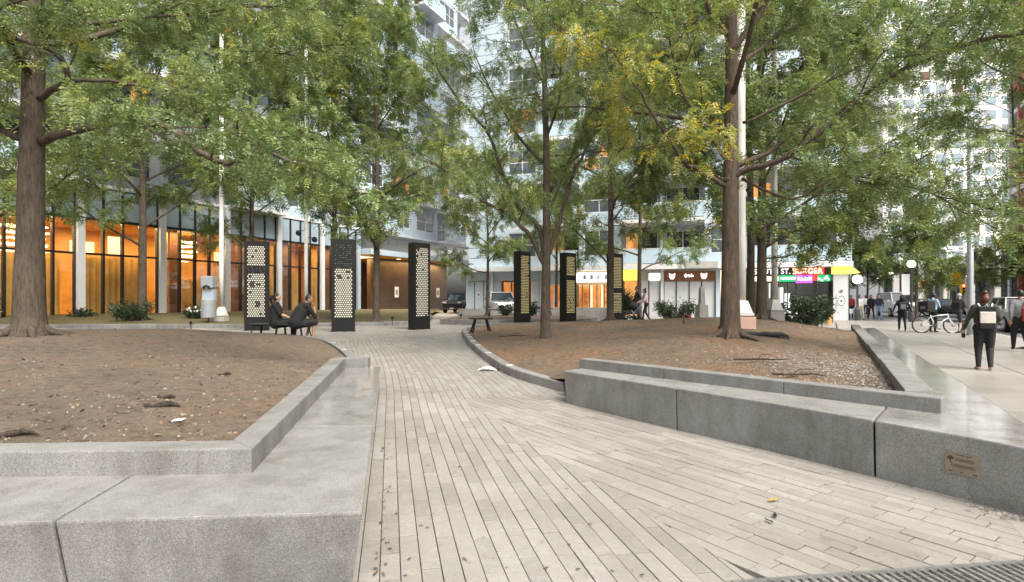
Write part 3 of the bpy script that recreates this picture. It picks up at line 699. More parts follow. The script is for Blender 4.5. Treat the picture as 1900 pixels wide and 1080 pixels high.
# upper storeys
B('core', M['pale_panel'], b1, LB0*BW, PE+1.5, 1.6, 14, 6.9, 36)
B('soffit', M['grey_panel'], b1, LB0*BW, PE+1.5, .07, 1.6, 6.9, 7.05); B('slab_edge', M['white_frame'], b1, LB0*BW, PE+1.5, -.12, .05, 6.95, 7.12)
NB = int((PE+1.5-LB0*BW)/BW)
for f in range(9):
    z0 = 7.12+f*3.1; z1 = z0+3.1
    B('slab_edge', M['white_frame'], b1, LB0*BW, PE+1.5, -.03, 1.6, z1-.22, z1)
    for kk in range(NB):
        a = (LB0+kk)*BW; e = a+BW; far = kk >= 6
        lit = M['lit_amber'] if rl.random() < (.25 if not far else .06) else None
        if (kk+f) % 3 == 2:
            balcony(b1, a+.1, e-.1, z0, 0, 1.1, M['rail_glass'], M['white_frame'])
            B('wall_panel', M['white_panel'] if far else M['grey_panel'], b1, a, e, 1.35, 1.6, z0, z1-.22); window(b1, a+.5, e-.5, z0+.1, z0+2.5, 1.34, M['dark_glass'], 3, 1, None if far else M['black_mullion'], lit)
            B('side_fin', M['white_frame'] if far else M['grey_panel'], b1, a-.06, a+.06, .01, 1.35, z0, z1-.22)
        else:
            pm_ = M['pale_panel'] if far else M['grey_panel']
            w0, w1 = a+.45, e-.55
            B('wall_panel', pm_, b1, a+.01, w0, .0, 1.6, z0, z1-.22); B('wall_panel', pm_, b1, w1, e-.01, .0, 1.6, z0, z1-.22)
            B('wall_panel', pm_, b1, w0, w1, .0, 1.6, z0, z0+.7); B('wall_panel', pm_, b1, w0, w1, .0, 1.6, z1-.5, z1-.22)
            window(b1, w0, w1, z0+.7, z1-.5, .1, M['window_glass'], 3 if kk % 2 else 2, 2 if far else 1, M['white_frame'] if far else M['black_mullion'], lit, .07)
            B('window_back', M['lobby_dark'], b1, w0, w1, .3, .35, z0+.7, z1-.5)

# ------------------------------------------------------------------ rear building with the shops
e2 = Vector((.958, -.287, 0)); L2 = Vector((-3.3, 41, 0)); RZ2 = math.atan2(-.287, .958)
def t2(px): q = (px-950)/1000; return (41*q+3.3)/(.958+.287*q)
def z2(px, py): Y = 41-.287*t2(px); return CAMZ-(py-553)/1000*Y
b2 = thing('apartment_building', 'pale blue and white apartment block with shops at street level', 'building', L2, RZ2)
TE = t2(1575)
def seg(name, mat, p0, p1, y0, y1, z0, z1, par=None): return B(name, mat, par or b2, t2(p0), t2(p1), y0, y1, z0, z1)
ZS = 3.45                                             # underside of the first floor
B('soffit', M['white_frame'], b2, 0, TE, -.9, 12, ZS, ZS+.3)
B('plinth', M['concrete'], b2, 0, TE, -.02, .1, -.2, .12)
B('shop_back', M['white_panel'], b2, 0, TE-.02, 4.0, 4.2, 0, ZS); B('side_wall', M['pale_panel'], b2, -.2, 0, 0, 12, 0, ZS); B('side_wall', M['pale_panel'], b2, TE-.2, TE, .4, 12, 0, ZS)
B('shop_floor', M['concrete'], b2, 0, TE, .1, 4, .1, .2)
for a, e in ((868,880),(881,897),(898,911),(916,930),(986,1000),(1001,1014)): seg('glazed_panel', M['pale_panel'], a+.5, e-.5, 0, .1, .12, 2.75); 
seg('header', M['pale_panel'], 868, 911, -.02, .1, 2.8, ZS); seg('header', M['pale_panel'], 916, 1014, -.02, .1, 2.8, ZS)
seg('column', M['white_frame'], 911.5, 915.5, -.25, .1, 0, ZS)
bd = MB(); c_ = t2(888); bd.tube([(c_, -.02, 1.75), (c_, -.035, 1.75)], .2, 20); bd.build('round_sign', M['white_frame'], b2); MB().tube([(c_,-.036,1.75),(c_,-.045,1.75)], .09, 16).build('round_sign', M['print'], b2)
def lit_bay(p0, p1, z0, z1, mat, n, fm): 
    B('lit_interior', mat, b2, t2(p0), t2(p1), .5, .55, z0, z1); window(b2, t2(p0), t2(p1), z0, z1, .06, M['glass'], n, 1, fm)
lit_bay(931, 985, .15, 2.75, M['lit_orange'], 3, M['black_mullion']); seg('lit_cabinet', M['lit_amber'], 933, 944, .3, .4, .15, 1.9)
lit_bay(1015, 1066, .15, 2.5, M['lit_orange'], 4, M['white_frame']); seg('header', M['pale_panel'], 1015, 1066, -.02, .1, 2.52, ZS)
# hotel-style entrance with lit fascia and revolving door
seg('lit_interior', M['lit_amber'], 1067, 1149, 1.6, 1.7, .15, 2.5); seg('lit_ceiling', M['lit_warm'], 1068, 1148, .3, 1.6, 2.46, 2.52)
seg('fascia', M['lit_white'], 1067, 1149, -.35, .1, 2.62, 3.30)
lt = MB(); xx = t2(1072); rr = random.Random(4)
while xx < t2(1146): wd = rr.choice((.04,.04,.12,.2)); lt.box(xx, xx+wd, -.365, -.352, 2.80, 3.12); xx += wd+rr.choice((.07,.07,.3))
tag(lt.build('fascia_lettering', M['pale_panel'], b2), kind='stuff')
window(b2, t2(1067), t2(1149), .15, 2.5, .05, M['glass'], 6, 1, M['wood'])
for p in (1085, 1105, 1125): seg('door_leaf', M['lit_orange'], p-7, p+5, .9, .95, .2, 2.2)
seg('column', M['lit_warm'], 1094, 1097, .5, .6, .15, 2.4); seg('column', M['lit_warm'], 1114, 1117, .5, .6, .15, 2.4)
# yellow-lit corner shop
seg('fascia', M['lit_yellow'], 1150, 1184, -.3, .1, 2.72, ZS-.01); seg('glazed_panel', M['lit_amber'], 1159, 1184, .05, .1, .12, 2.7); seg('column', M['wood'], 1150, 1158, -.05, .1, 0, 2.72)
seg('header', M['lit_white'], 1204, 1225, -.05, .1, 2.72, 3.2); seg('header', M['concrete'], 1185, 1225, -.02, .1, 3.2, ZS); seg('header', M['concrete'], 1185, 1204, -.02, .1, 2.72, 3.2)
for a, e in ((1186,1203.5),(1205,1224)): seg('glazed_panel', M['white_panel'], a, e, 0, .1, .12, 2.7)
for a in (1185,1204,1225): seg('mullion', M['black_mullion'], a-.6, a+.6, -.04, .1, .12, 2.7)
seg('column', M['white_frame'], 1226, 1231.5, -.2, .1, 0, ZS)
seg('fascia', M['wood'], 1232, 1327, -.1, .1, 2.65, 3.3)
ed = [1232, 1255, 1279, 1302, 1327]
for a, e in zip(ed, ed[1:]): seg('glazed_panel', M['white_panel'], a+.8, e-.8, 0, .1, .12, 2.6)
for a in ed: seg('mullion', M['black_mullion'], a-.8, a+.8, -.05, .1, .12, 2.64)
def emblem(px):                                        # white face-like mark with two ears
    t = t2(px); o = Vector((t, -.13, 2.98)); pts = [(-.2,.22),(-.11,.14),(.11,.14),(.2,.22),(.19,-.02),(.1,-.2),(-.1,-.2),(-.19,-.02)]
    mb = MB(); k = len(pts); mb.add([(o.x+x, o.y+d, o.z+z) for d in (0,.03) for x, z in pts], [tuple(range(k)), tuple(range(k, 2*k))[::-1]]+[(i, i+k, (i+1) % k+k, (i+1) % k) for i in range(k)])
    mb.build('sign_emblem', M['lit_white'], b2)
for p in (1247, 1306): emblem(p)
sc_ = MB(); t = t2(1278); path_ = [(-.28,.0),(-.2,.14),(-.1,.02),(-.2,-.1),(-.26,.02),(-.08,.05),(0,.12),(.03,-.08),(.08,.06),(.13,-.06),(.16,.16),(.2,-.06),(.26,.06),(.3,-.04)]
sc_.tube([(t+x, -.14, 2.98+z) for x, z in path_], .035, 6); sc_.build('sign_script', M['lit_white'], b2)
seg('column', M['pale_panel'], 1328, 1336, -.2, .1, 0, ZS); seg('column', M['lit_warm'], 1337, 1339, -.12, .05, .1, ZS-.1)
seg('glazed_panel', M['white_panel'], 1340, 1384, 0, .1, .12, ZS-.01)
# burger restaurant
M['sign_dark'] = plain('dark_sign_board', (.03,.02,.018), .4); M['lit_red'] = emit('lit_red', (1,.06,.03), .5, (.3,.03,.02)); M['lit_green'] = emit('lit_green', (.02,.55,.2), .45, (.02,.2,.08)); M['lit_purple'] = emit('lit_purple', (.5,.08,.8), .8, (.2,.05,.3))
M['letters_orange'] = emit('lit_letters_orange', (1,.55,.3), 2.2)
seg('fascia', M['sign_dark'], 1385, 1541, -.18, .1, 2.98, ZS-.005); seg('fascia_panel', M['lit_red'], 1470, 1528, -.19, -.181, 2.99, 3.43)
seg('neon_strip', M['lit_green'], 1446, 1476, -.12, .05, 2.55, 2.97); seg('neon_strip', M['lit_purple'], 1477, 1507, -.12, .05, 2.45, 2.97); seg('neon_strip', M['lit_red'], 1508, 1516, -.12, .05, 2.6, 2.97); seg('neon_strip', M['lit_green'], 1517, 1540, -.12, .05, 2.55, 2.97)
seg('neon_tube', M['lit_white'], 1448, 1475, -.16, -.121, 2.70, 2.84); seg('neon_tube', M['lit_warm'], 1386, 1444, -.1, .05, 2.6, 2.9)
def text(par, name, body, x, z, size, y, mat, ext=.02, fit=None):
    cu = bpy.data.curves.new(name, 'FONT'); cu.body = body; cu.size = size; cu.extrude = ext; cu.space_character = 1.05; cu.offset = .008*size; cu.materials.append(mat)
    tmp = bpy.data.objects.new(name, cu); COL.objects.link(tmp); dg = bpy.context.evaluated_depsgraph_get()
    me = bpy.data.meshes.new_from_object(tmp.evaluated_get(dg)); bpy.data.objects.remove(tmp); bpy.data.curves.remove(cu)
    me.materials.clear(); me.materials.append(mat); o = link(name, me, par); o.location = (x, y, z); o.rotation_euler = (R(90), 0, 0)
    if fit: o.scale = (fit/max(v.co.x for v in me.vertices), 1, 1)
    return tag(o, kind='stuff')
tx0, tx1 = t2(1398), t2(1469)
o = text(b2, 'sign_lettering', 'SOUTH ST.', tx0, 3.05, .48, -.20, M['lit_white'], fit=t2(1465)-tx0)
o = text(b2, 'sign_lettering', 'BURGER', t2(1469), 3.05, .48, -.21, M['letters_orange'], fit=t2(1525)-t2(1469))
text(b2, 'neon_lettering', 'BURGERS', t2(1479), 2.62, .33, -.14, M['lit_white'], fit=t2(1505)-t2(1479))
for p, z in ((1519,2.72),(1524,2.62),(1530,2.75),(1536,2.68),(1533,2.84)):
    MB().ball((t2(p), -.14, z), .07, 8, 6).build('neon_bulb', M['lit_white'], b2)
window(b2, t2(1446), t2(1476), .12, 2.54, .02, M['glass'], 2, 1, M['black_mullion']); window(b2, t2(1477), t2(1512), .12, 2.44, .02, M['glass'], 1, 1, M['black_mullion']); window(b2, t2(1513), t2(1540), .12, 2.54, .02, M['glass'], 1, 1, M['black_mullion'])
B('shop_partition', M['dark_grey'], b2, t2(1385), t2(1541), 2.6, 2.7, .2, ZS)
window(b2, t2(1386), t2(1445), .12, 2.55, .02, M['glass'], 4, 1, M['black_mullion'])
for p, z in ((1395,1.3),(1422,1.0),(1438,1.5),(1455,1.2),(1468,.8)): seg('menu_board', M['lit_white'], p-5, p+5, 1.2, 1.25, z, z+1.0)
seg('shop_counter', M['lit_amber'], 1478, 1512, 1.3, 1.7, .2, 1.15)
area_lamp('shop_light', b2, (t2(1440), 1.0, 3.2), 5, 1.2, 90, (1,.85,.65))
# corner panel with round-faced poster and yellow light box
seg('corner_panel', M['white_panel'], 1542, 1570, -.5, .3, .12, 2.98); seg('corner_base', M['concrete'], 1541, 1571, -.55, .3, -.1, .11)
for p in (1541, 1571): seg('mullion', M['black_mullion'], p-.6, p+.6, -.53, .3, .12, 2.98)
yb = MB(); a, e = t2(1541), t2(1570); yb.add([(a,-.6,3.0),(e+.3,-.6,3.0),(e+.6,-.6,3.05),(e+.2,-.6,3.42),(a,-.6,3.42),(a,.3,3.0),(e+.3,.3,3.0),(e+.6,.3,3.05),(e+.2,.3,3.42),(a,.3,3.42)], [(0,1,2,3,4),(9,8,7,6,5),(0,5,6,1),(1,6,7,2),(2,7,8,3),(3,8,9,4),(4,9,5,0)]); yb.build('light_box', M['lit_yellow'], b2)
po = seg('poster', M['white_frame'], 1548, 1565, -.52, -.505, .9, 1.75); pr = MB(); c_ = (t2(1548)+t2(1565))/2
for k in range(12): th = k*math.pi/6; pr.tube([(c_+.2*math.cos(th), -.521, 1.32+.3*math.sin(th)), (c_+.2*math.cos(th), -.53, 1.32+.3*math.sin(th))], .045, 8)
pr.tube([(c_,-.521,1.32),(c_,-.53,1.32)], .07, 10); pr.tube([(c_,-.506,1.92),(c_,-.53,1.92)], .1, 10); pr.build('print', M['print'], po)
# upper storeys
B('core', M['pale_panel'], b2, 0, TE, 1.8, 14, ZS+.3, 34)
FH = 3.05; ZB = ZS+.3; t = t2(935); bw = (TE-t-.0)/8; r2_ = random.Random(5)
for f in range(10):
    z0 = ZB+f*FH
    for q in range(4):
        for c in range(2): B('cladding_panel', M['pale_panel'], b2, t*c/2+.012, t*(c+1)/2-.012, -.02, .2, z0+q*FH/4+.02, z0+(q+1)*FH/4-.02)
    B('cladding_back', M['grey_panel'], b2, 0, t, .201, 1.8, z0, z0+FH)
    B('slab_edge', M['white_frame'], b2, t, TE, .02, 1.8, z0+FH-.24, z0+FH)
    for i in range(8):
        a, e = t+i*bw, t+(i+1)*bw
        lit = M['lit_amber'] if (f, i) in ((3,0),(0,1),(0,3),(2,2),(5,4),(1,6),(4,6)) else None
        if i in (0, 2, 5):
            mbp = MB(); w0, w1 = a+.35, e-.35
            mbp.box(a, w0, .0, 1.8, z0, z0+FH-.24).box(w1, e, .0, 1.8, z0, z0+FH-.24).box(w0, w1, .0, 1.8, z0, z0+.75).box(w0, w1, 0, 1.8, z0+2.55, z0+FH-.24); mbp.build('wall_panel', M['pale_panel'], b2)
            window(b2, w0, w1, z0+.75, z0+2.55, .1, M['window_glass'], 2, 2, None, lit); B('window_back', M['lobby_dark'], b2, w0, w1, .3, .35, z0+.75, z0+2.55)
        else:
            if i in (1, 3, 6): balcony(b2, a+.05, (e+bw if i in (3, 6) else e)-.05, z0, 0, .9 if f else .8, M['rail_glass'], M['white_frame'])
            B('side_fin', M['pale_panel'], b2, a-.05, a+.08, .01, 1.5, z0, z0+FH-.24)
            B('wall_panel', M['white_panel'], b2, a, e, 1.5, 1.8, z0, z0+FH-.24); window(b2, a+.3, e-.25, z0+.1, z0+2.5, 1.48, M['dark_glass'], 2, 1, None, lit)
# awning-like soffit pieces over the burger shop
seg('soffit_drop', M['concrete'], 1445, 1539, -.85, -.1, ZS-.02, ZS-.005+.0); seg('soffit_drop', M['concrete'], 1272, 1330, -1.0, -.9, ZS+.02, ZS+.45)

# ------------------------------------------------------------------ far buildings down the street
M['tower_white'] = plain('white_tower_wall', (.74,.74,.75), .6, var=.05, scale=.1); M['tower_glass'] = plain('tower_glass', (.19,.25,.30), .08, var=.5, scale=.12, spec=1)
tw = thing('office_tower', 'white far tower with rows of square dark windows', 'tower', (84, 122, 0), R(-8))
B('wall', M['tower_white'], tw, 0, 27, 0, 20, 0, 78)
pane = MB().box(0, 2.15, -.02, .04, 0, 1.95).mesh('window'); pane.materials.append(M['tower_glass']); pane2 = pane.copy(); pane2.materials.clear(); pane2.materials.append(M['lobby_dark'])
rw = random.Random(2)
for f in range(22):
    for i in range(8):
        o = link('window', pane2 if rw.random() < .05 else pane, tw); o.location = (1.0+i*3.3, -.0, 10+f*3.1)
for i in range(6): B('column', M['concrete'], tw, .5+i*5, 1.7+i*5, -3.2, -2, 0, 8); 
B('entrance_glass', M['dark_glass'], tw, .2, 26.8, -.3, -.05, .1, 7.9)
B('podium', M['concrete'], tw, -1, 28, -4, 0-.02, 8, 9.6)
M['brick_red'] = plain('red_cladding', (.48,.10,.075), .6, var=.12, scale=.5)
rbx = thing('red_brick_building', 'red and white banded building at the right edge of the street', 'building', street(40, 21.5, 0), math.atan2(.861, .508))
B('wall', M['dark_glass'], rbx, 0, 58, -16, 0, 0, 60)
for i in range(15): B('pilaster', M['white_frame'] if i % 2 == 0 else M['brick_red'], rbx, i*4.1, i*4.1+(.9 if i % 2 == 0 else .5), .02, .5, 0, 60)
for f in range(16): B('band', M['white_frame'] if f % 3 == 0 else M['brick_red'], rbx, 0, 58, .01, .28 if f % 3 else .35, 5+f*3.5, 5.7+f*3.5)
for i in range(15):
    for f in range(6):
        window(rbx, i*4.1+.95, i*4.1+4.05, 5.75+(f)*3.5, 8.45+(f)*3.5, .06, M['window_glass'], 2, 1, M['white_frame'])
fb1 = thing('office_block', 'pale low office block closing the far end of the street', 'building', (118, 190, 0), R(-20))
B('wall', M['tower_white'], fb1, -12, 26, 0, 15, 0, 17)
for f in range(4):
    for i in range(9): o = link('window', pane, fb1); o.location = (-10.5+i*4, 0, 3.2+f*3.4); o.scale = (1.4,1,1)
fb2 = thing('office_block', 'grey mid-rise block behind the street trees', 'building', (138, 150, 0), R(-25))
B('wall', M['grey_panel'], fb2, -10, 16, 0, 15, 0, 24)
for f in range(6):
    for i in range(6): o = link('window', pane, fb2); o.location = (-8.5+i*4, 0, 3.2+f*3.4); o.scale = (1.4,1,1)
# ------------------------------------------------------------------ trees
def bark_mat(name, c):
    m, n, b = new_mat(name); P = geo_pos(n)
    f = noise_n(n, P, 9, 6, .7, (3.2,3.2,.55)); f2 = noise_n(n, P, 2, 4); f3 = noise_n(n, P, 40, 4, .6, (1.5,1.5,.4))
    r = ramp(n, [(.30, [x*.45 for x in c]), (.5, c), (.72, [x*1.5 for x in c])]); n.links.new(f, r.inputs[0])
    r2 = ramp(n, [(.3, (.75,.74,.72)), (.7, (1.15,1.1,1.05))]); n.links.new(f2, r2.inputs[0])
    n.links.new(mixc(n, 1, r.outputs[0], r2.outputs[0], 'MULTIPLY'), b.inputs['Base Color']); b.inputs['Roughness'].default_value = .9; b.inputs['Specular IOR Level'].default_value = .2
    a = n.nodes.new('ShaderNodeMath'); a.operation = 'ADD'; n.links.new(f, a.inputs[0]); n.links.new(f3, a.inputs[1])
    bump(n, b, a.outputs[0], .8, .03); return m
M['bark'] = bark_mat('grey_brown_bark', (.105,.086,.070)); M['bark_red'] = bark_mat('reddish_bark', (.108,.084,.068))
def leaf_mat(name, stops, trans=.45):
    m, n, b = new_mat(name); n.nodes.remove(b); out = n.nodes['Material Output']
    at_ = n.nodes.new('ShaderNodeAttribute'); at_.attribute_name = 'tint'
    r = ramp(n, stops); n.links.new(at_.outputs['Fac'], r.inputs[0])
    d = n.nodes.new('ShaderNodeBsdfDiffuse'); t = n.nodes.new('ShaderNodeBsdfTranslucent'); x = n.nodes.new('ShaderNodeMixShader'); x.inputs[0].default_value = trans
    g = n.nodes.new('ShaderNodeBsdfGlossy'); g.inputs['Roughness'].default_value = .45; y = n.nodes.new('ShaderNodeMixShader'); y.inputs[0].default_value = .045
    n.links.new(r.outputs[0], d.inputs[0]); n.links.new(r.outputs[0], t.inputs[0]); n.links.new(d.outputs[0], x.inputs[1]); n.links.new(t.outputs[0], x.inputs[2])
    n.links.new(x.outputs[0], y.inputs[1]); n.links.new(g.outputs[0], y.inputs[2]); n.links.new(y.outputs[0], out.inputs['Surface']); return m
M['leaf'] = leaf_mat('locust_leaf', [(0, (.11,.165,.05)), (.32, (.185,.26,.08)), (.58, (.28,.335,.09)), (.78, (.40,.38,.06)), (.90, (.56,.45,.035)), (1, (.68,.46,.03))])
M['leaf_dark'] = leaf_mat('shrub_leaf', [(0, (.018,.035,.016)), (.5, (.035,.06,.025)), (1, (.08,.11,.05))], .2)

def quads_object(name, V, tint, mat, parent):
    V = V.reshape(-1, 3).astype(np.float32); nq = len(V)//4
    me = bpy.data.meshes.new(name); me.vertices.add(len(V)); me.vertices.foreach_set('co', V.ravel())
    me.loops.add(nq*4); me.loops.foreach_set('vertex_index', np.arange(nq*4, dtype=np.int32))
    me.polygons.add(nq); me.polygons.foreach_set('loop_start', np.arange(0, nq*4, 4, dtype=np.int32))
    me.update(); a = me.attributes.new('tint', 'FLOAT', 'FACE'); a.data.foreach_set('value', tint.astype(np.float32)); me.materials.append(mat)
    return link(name, me, parent)
def unit(a): return a/np.maximum(np.linalg.norm(a, axis=-1, keepdims=True), 1e-6)
def fronds(P, D, tint, L, pairs, ll, lw, rg):
    """pinnate leaves: P base points, D axis directions; returns quads"""
    n = len(P); D = unit(D); up = np.array([0,0,1.]); b_ = np.cross(D, up+rg.normal(0,.35,(n,3))); b_ = unit(b_); c = np.cross(b_, D)
    Ls = L*rg.uniform(.7,1.25,(n,1)); out = []
    for j in range(1, pairs+1):
        t = j/pairs
        base = P+D*Ls*t+np.array([0,0,-1.])*(Ls*.28*t*t)
        for s in (-1, 1):
            dr = unit(D*.45+b_*s*.9-c*rg.uniform(.0,.5,(n,1))+rg.normal(0,.16,(n,3))); l_ = ll*rg.uniform(.75,1.2,(n,1))*(1-.35*abs(t-.45))
            sd_ = unit(np.cross(dr, c+rg.normal(0,.3,(n,3))))*lw*.5
            out.append(np.stack([base, base+dr*l_*.5+sd_, base+dr*l_, base+dr*l_*.5-sd_], axis=1))
    V = np.stack(out, axis=1); T = np.repeat(tint[:, None], len(out), axis=1)+rg.normal(0,.02,(n,len(out)))
    return V, T
class Tree:
    def __init__(s, seed): s.r = random.Random(seed); s.rg = np.random.default_rng(seed); s.trunk = MB(); s.br = MB(); s.P = []; s.D = []; s.T = []
    def rv(s, k=1): return Vector((s.r.gauss(0,k), s.r.gauss(0,k), s.r.gauss(0,k)))
    def curve(s, p, d, L, n, wander, lift, r0, r1):
        pts = [p.copy()]; rad = [r0]; d = d.normalized()
        for i in range(n):
            t = (i+1)/n
            d = (d+s.rv(wander)+Vector((0,0,lift[0]+(lift[1]-lift[0])*t))).normalized(); p = p+d*(L/n); pts.append(p.copy()); rad.append(r0+(r1-r0)*t)
        return pts, rad
    def seen(s, p):
        q = p+s.base; y = max(q.y, .3); return q.y > .8 and abs(q.x/y) < 1.12 and (q.z-CAMZ)/y < .68
    def twig(s, p, d, L, yellow, dens, bare):
        pts, rad = s.curve(p, d, L, 4, .16, (.0,-.16), .007, .003)
        if s.seen(pts[2]): s.br.tube([pts[0], pts[2], pts[4]], [rad[0], rad[2], rad[4]], 3, cap=False)
        if s.r.random() < bare: return
        dens = max(3, round(dens*.93))
        base = .30+s.r.gauss(0,.19)
        for q in range(dens):
            i = s.r.randint(1, 4); v = pts[i]+s.rv(.05); dd = (pts[i]-pts[i-1]).normalized()*.5+s.rv(.55)+Vector((0,0,-.42))
            s.P.append(v); s.D.append(dd)
            y_ = yellow*(.6+.7*s.r.random())
            s.T.append(min(1, max(0, base+s.r.gauss(0,.07)))*(1-min(1, yellow*1.3))+min(1, y_)*min(1, yellow*1.3) if yellow > 0 else min(.8, max(0, base+s.r.gauss(0,.08))))
    def secondary(s, p, d, L, r, yellow, ntw, dens, bare):
        pts, rad = s.curve(p, d, L, 6, .13, (.05,-.05), r, .006)
        if s.seen(pts[3]): s.br.tube(pts, rad, 4 if r > .02 else 3, cap=False)
        for q in range(ntw):
            t = .18+.82*(q+s.r.random())/ntw; i = min(5, int(t*6)); v = pts[i].lerp(pts[i+1], t*6-i); ax = (pts[i+1]-pts[i]).normalized()
            dd = ax*.7+s.rv(.6); dd.z = dd.z*.6+.02; s.twig(v, dd, s.r.uniform(.3,.75), yellow, dens, bare)
    def leafy(s, pts, rad, start, nsec, seclen, yellow, ntw, dens, bare):
        n = len(pts)-1
        for q in range(nsec):
            t = start+(1-start)*(q+s.r.random()*.9)/nsec; i = min(n-1, int(t*n)); v = pts[i].lerp(pts[i+1], t*n-i); ax = (pts[i+1]-pts[i]).normalized()
            side = ax.cross(Vector((0,0,1))); side = side.normalized() if side.length > .1 else s.rv(1).normalized()
            dd = ax*s.r.uniform(.3,.9)+side*(1 if q % 2 else -1)*s.r.uniform(.5,1.1)+Vector((0,0,s.r.uniform(-.25,.55)))
            s.secondary(v, dd, seclen*s.r.uniform(.6,1.15)*(1-.35*t), max(.012, rad[i]*.45), yellow, ntw, dens, bare)
        s.secondary(pts[-1], pts[-1]-pts[-2], seclen*.7, max(.01, rad[-1]*.8), yellow, ntw, dens, bare)
def tree(base, H, r0, label, seed, h0=2.6, nlimb=13, reach=4.2, nsec=8, seclen=1.7, ntw=6, dens=8, lean=(0,0), limbs=(), leaf=(.19,7,.052,.016), yellow=0, bark='bark', bare=.0, flare=1.5, forks=(), elev=(25,60), group='locust trees', trunk_n=12, avoid=None):
    T = Tree(seed); T.base = Vector(base); o = thing('locust_tree', label, 'tree', base, 0, group); b0 = Vector((0,0,-.15))
    pts = []; rad = []; n = 14
    wx, wy = T.r.uniform(-1,1), T.r.uniform(-1,1)
    for i in range(n+1):
        t = i/n; h = -.25+(H+.25)*t
        pts.append(Vector((lean[0]*t*H+.10*math.sin(t*5+wx)*t, lean[1]*t*H+.10*math.sin(t*4+wy)*t, h)))
        rad.append(r0*(1-.72*t)*(1+(flare-1)*math.exp(-max(0,h)/(r0*.7))))
    ex_p, ex_r = [], []
    for h in (.0, .12, .28, .5): pass
    # finer rings near the ground for the root flare
    fine = [-.25, 0, .08, .18, .32, .55]; P2 = [Vector((0,0,h)) for h in fine]; R2 = [r0*(1+(flare-1)*math.exp(-max(0,h)/(r0*.7))) for h in fine]
    k0 = next(i for i, p in enumerate(pts) if p.z > .7)
    T.trunk.tube(P2+pts[k0:], R2+rad[k0:], trunk_n)
    if flare > 1.4:
        for k in range(6):
            th = k*1.05+T.r.random()*.5; L = r0*T.r.uniform(2.4,4.2); dv = Vector((math.cos(th), math.sin(th), 0))
            T.trunk.tube([dv*r0*.5+Vector((0,0,.22)), dv*r0*1.5+Vector((0,0,.06)), dv*(r0+L*.5)+Vector((0,0,.0)), dv*(r0+L)+Vector((0,0,-.12))], [r0*.38, r0*.26, r0*.15, .02], 7)
    def trunk_at(h):
        for a, b_ in zip(range(n), range(1, n+1)):
            if pts[a].z <= h <= pts[b_].z: t = (h-pts[a].z)/(pts[b_].z-pts[a].z); return pts[a].lerp(pts[b_], t), rad[a]+(rad[b_]-rad[a])*t
        return pts[-1], rad[-1]
    bv = Vector(base)
    for (wp, ra, rb, yel, ns) in limbs:               # surveyed limbs as world polylines
        lp = [Vector(p)-bv for p in wp]; sp = []
        for i in range(len(lp)-1):
            p0, p1, p2, p3 = lp[max(i-1,0)], lp[i], lp[i+1], lp[min(i+2,len(lp)-1)]
            for j in range(4):
                t = j/4; sp.append(.5*((2*p1)+(p2-p0)*t+(2*p0-5*p1+4*p2-p3)*t*t+(3*p1-p0-3*p2+p3)*t**3)+T.rv(.012))
        sp.append(lp[-1]); m_ = len(sp); rr = [ra+(rb-ra)*i/(m_-1) for i in range(m_)]; T.trunk.tube(sp, rr, 8)
        T.leafy(sp, rr, .3, ns, seclen, yel, ntw, dens, bare)
    az = T.r.random()*6.28
    for k in range(nlimb):
        t = k/max(1, nlimb-1); h = h0+(H-.4-h0)*t**.9; az += 2.4+T.r.uniform(-.5,.5); p, rr = trunk_at(h)
        el = R(elev[0]+(elev[1]-elev[0])*t+T.r.uniform(-8,8)); L = reach*(1-.50*t)*T.r.uniform(.8,1.15)
        d = Vector((math.cos(az)*math.cos(el), math.sin(az)*math.cos(el), math.sin(el)))
        if avoid:
            v = Vector((avoid[0]-base[0], avoid[1]-base[1], 0)).normalized()
            if d.x*v.x+d.y*v.y > .75: L *= .5
        rl0 = min(rr*.5, .014+L*.0085); lp, lr = T.curve(p, d, L, 9, .10, (.05,-.06), rl0, .014); T.trunk.tube(lp, lr, 6)
        T.leafy(lp, lr, .22, nsec, seclen, yellow*T.r.random(), ntw, dens, bare)
    T.trunk.build('trunk', M[bark], o, smooth=True); tag(T.br.build('branches', M[bark], o), kind='stuff')
    PP = np.array(T.P); wp_ = PP+np.array(base); yv = np.maximum(wp_[:, 1], .3); keep = (np.abs(wp_[:, 0]/yv) < 1.12) & ((wp_[:, 2]-CAMZ)/yv < .68) & (wp_[:, 1] > .8)
    T.P = PP[keep]; T.D = np.array(T.D)[keep]; T.T = np.array(T.T)[keep]
    V, tt = fronds(np.array(T.P), np.array(T.D), np.array(T.T), leaf[0], leaf[1], leaf[2], leaf[3], T.rg)
    quads_object('crown', V, tt.ravel(), M['leaf'], o)
    global NQ; NQ += tt.size
    return o
NQ = 0
def base_on(bed, x, y): return (x, y, bed.z(x, y)-.02)
NEAR = (.23, 7, .070, .024); MID = (.30, 5, .135, .050); FARL = (.36, 4, .17, .07)
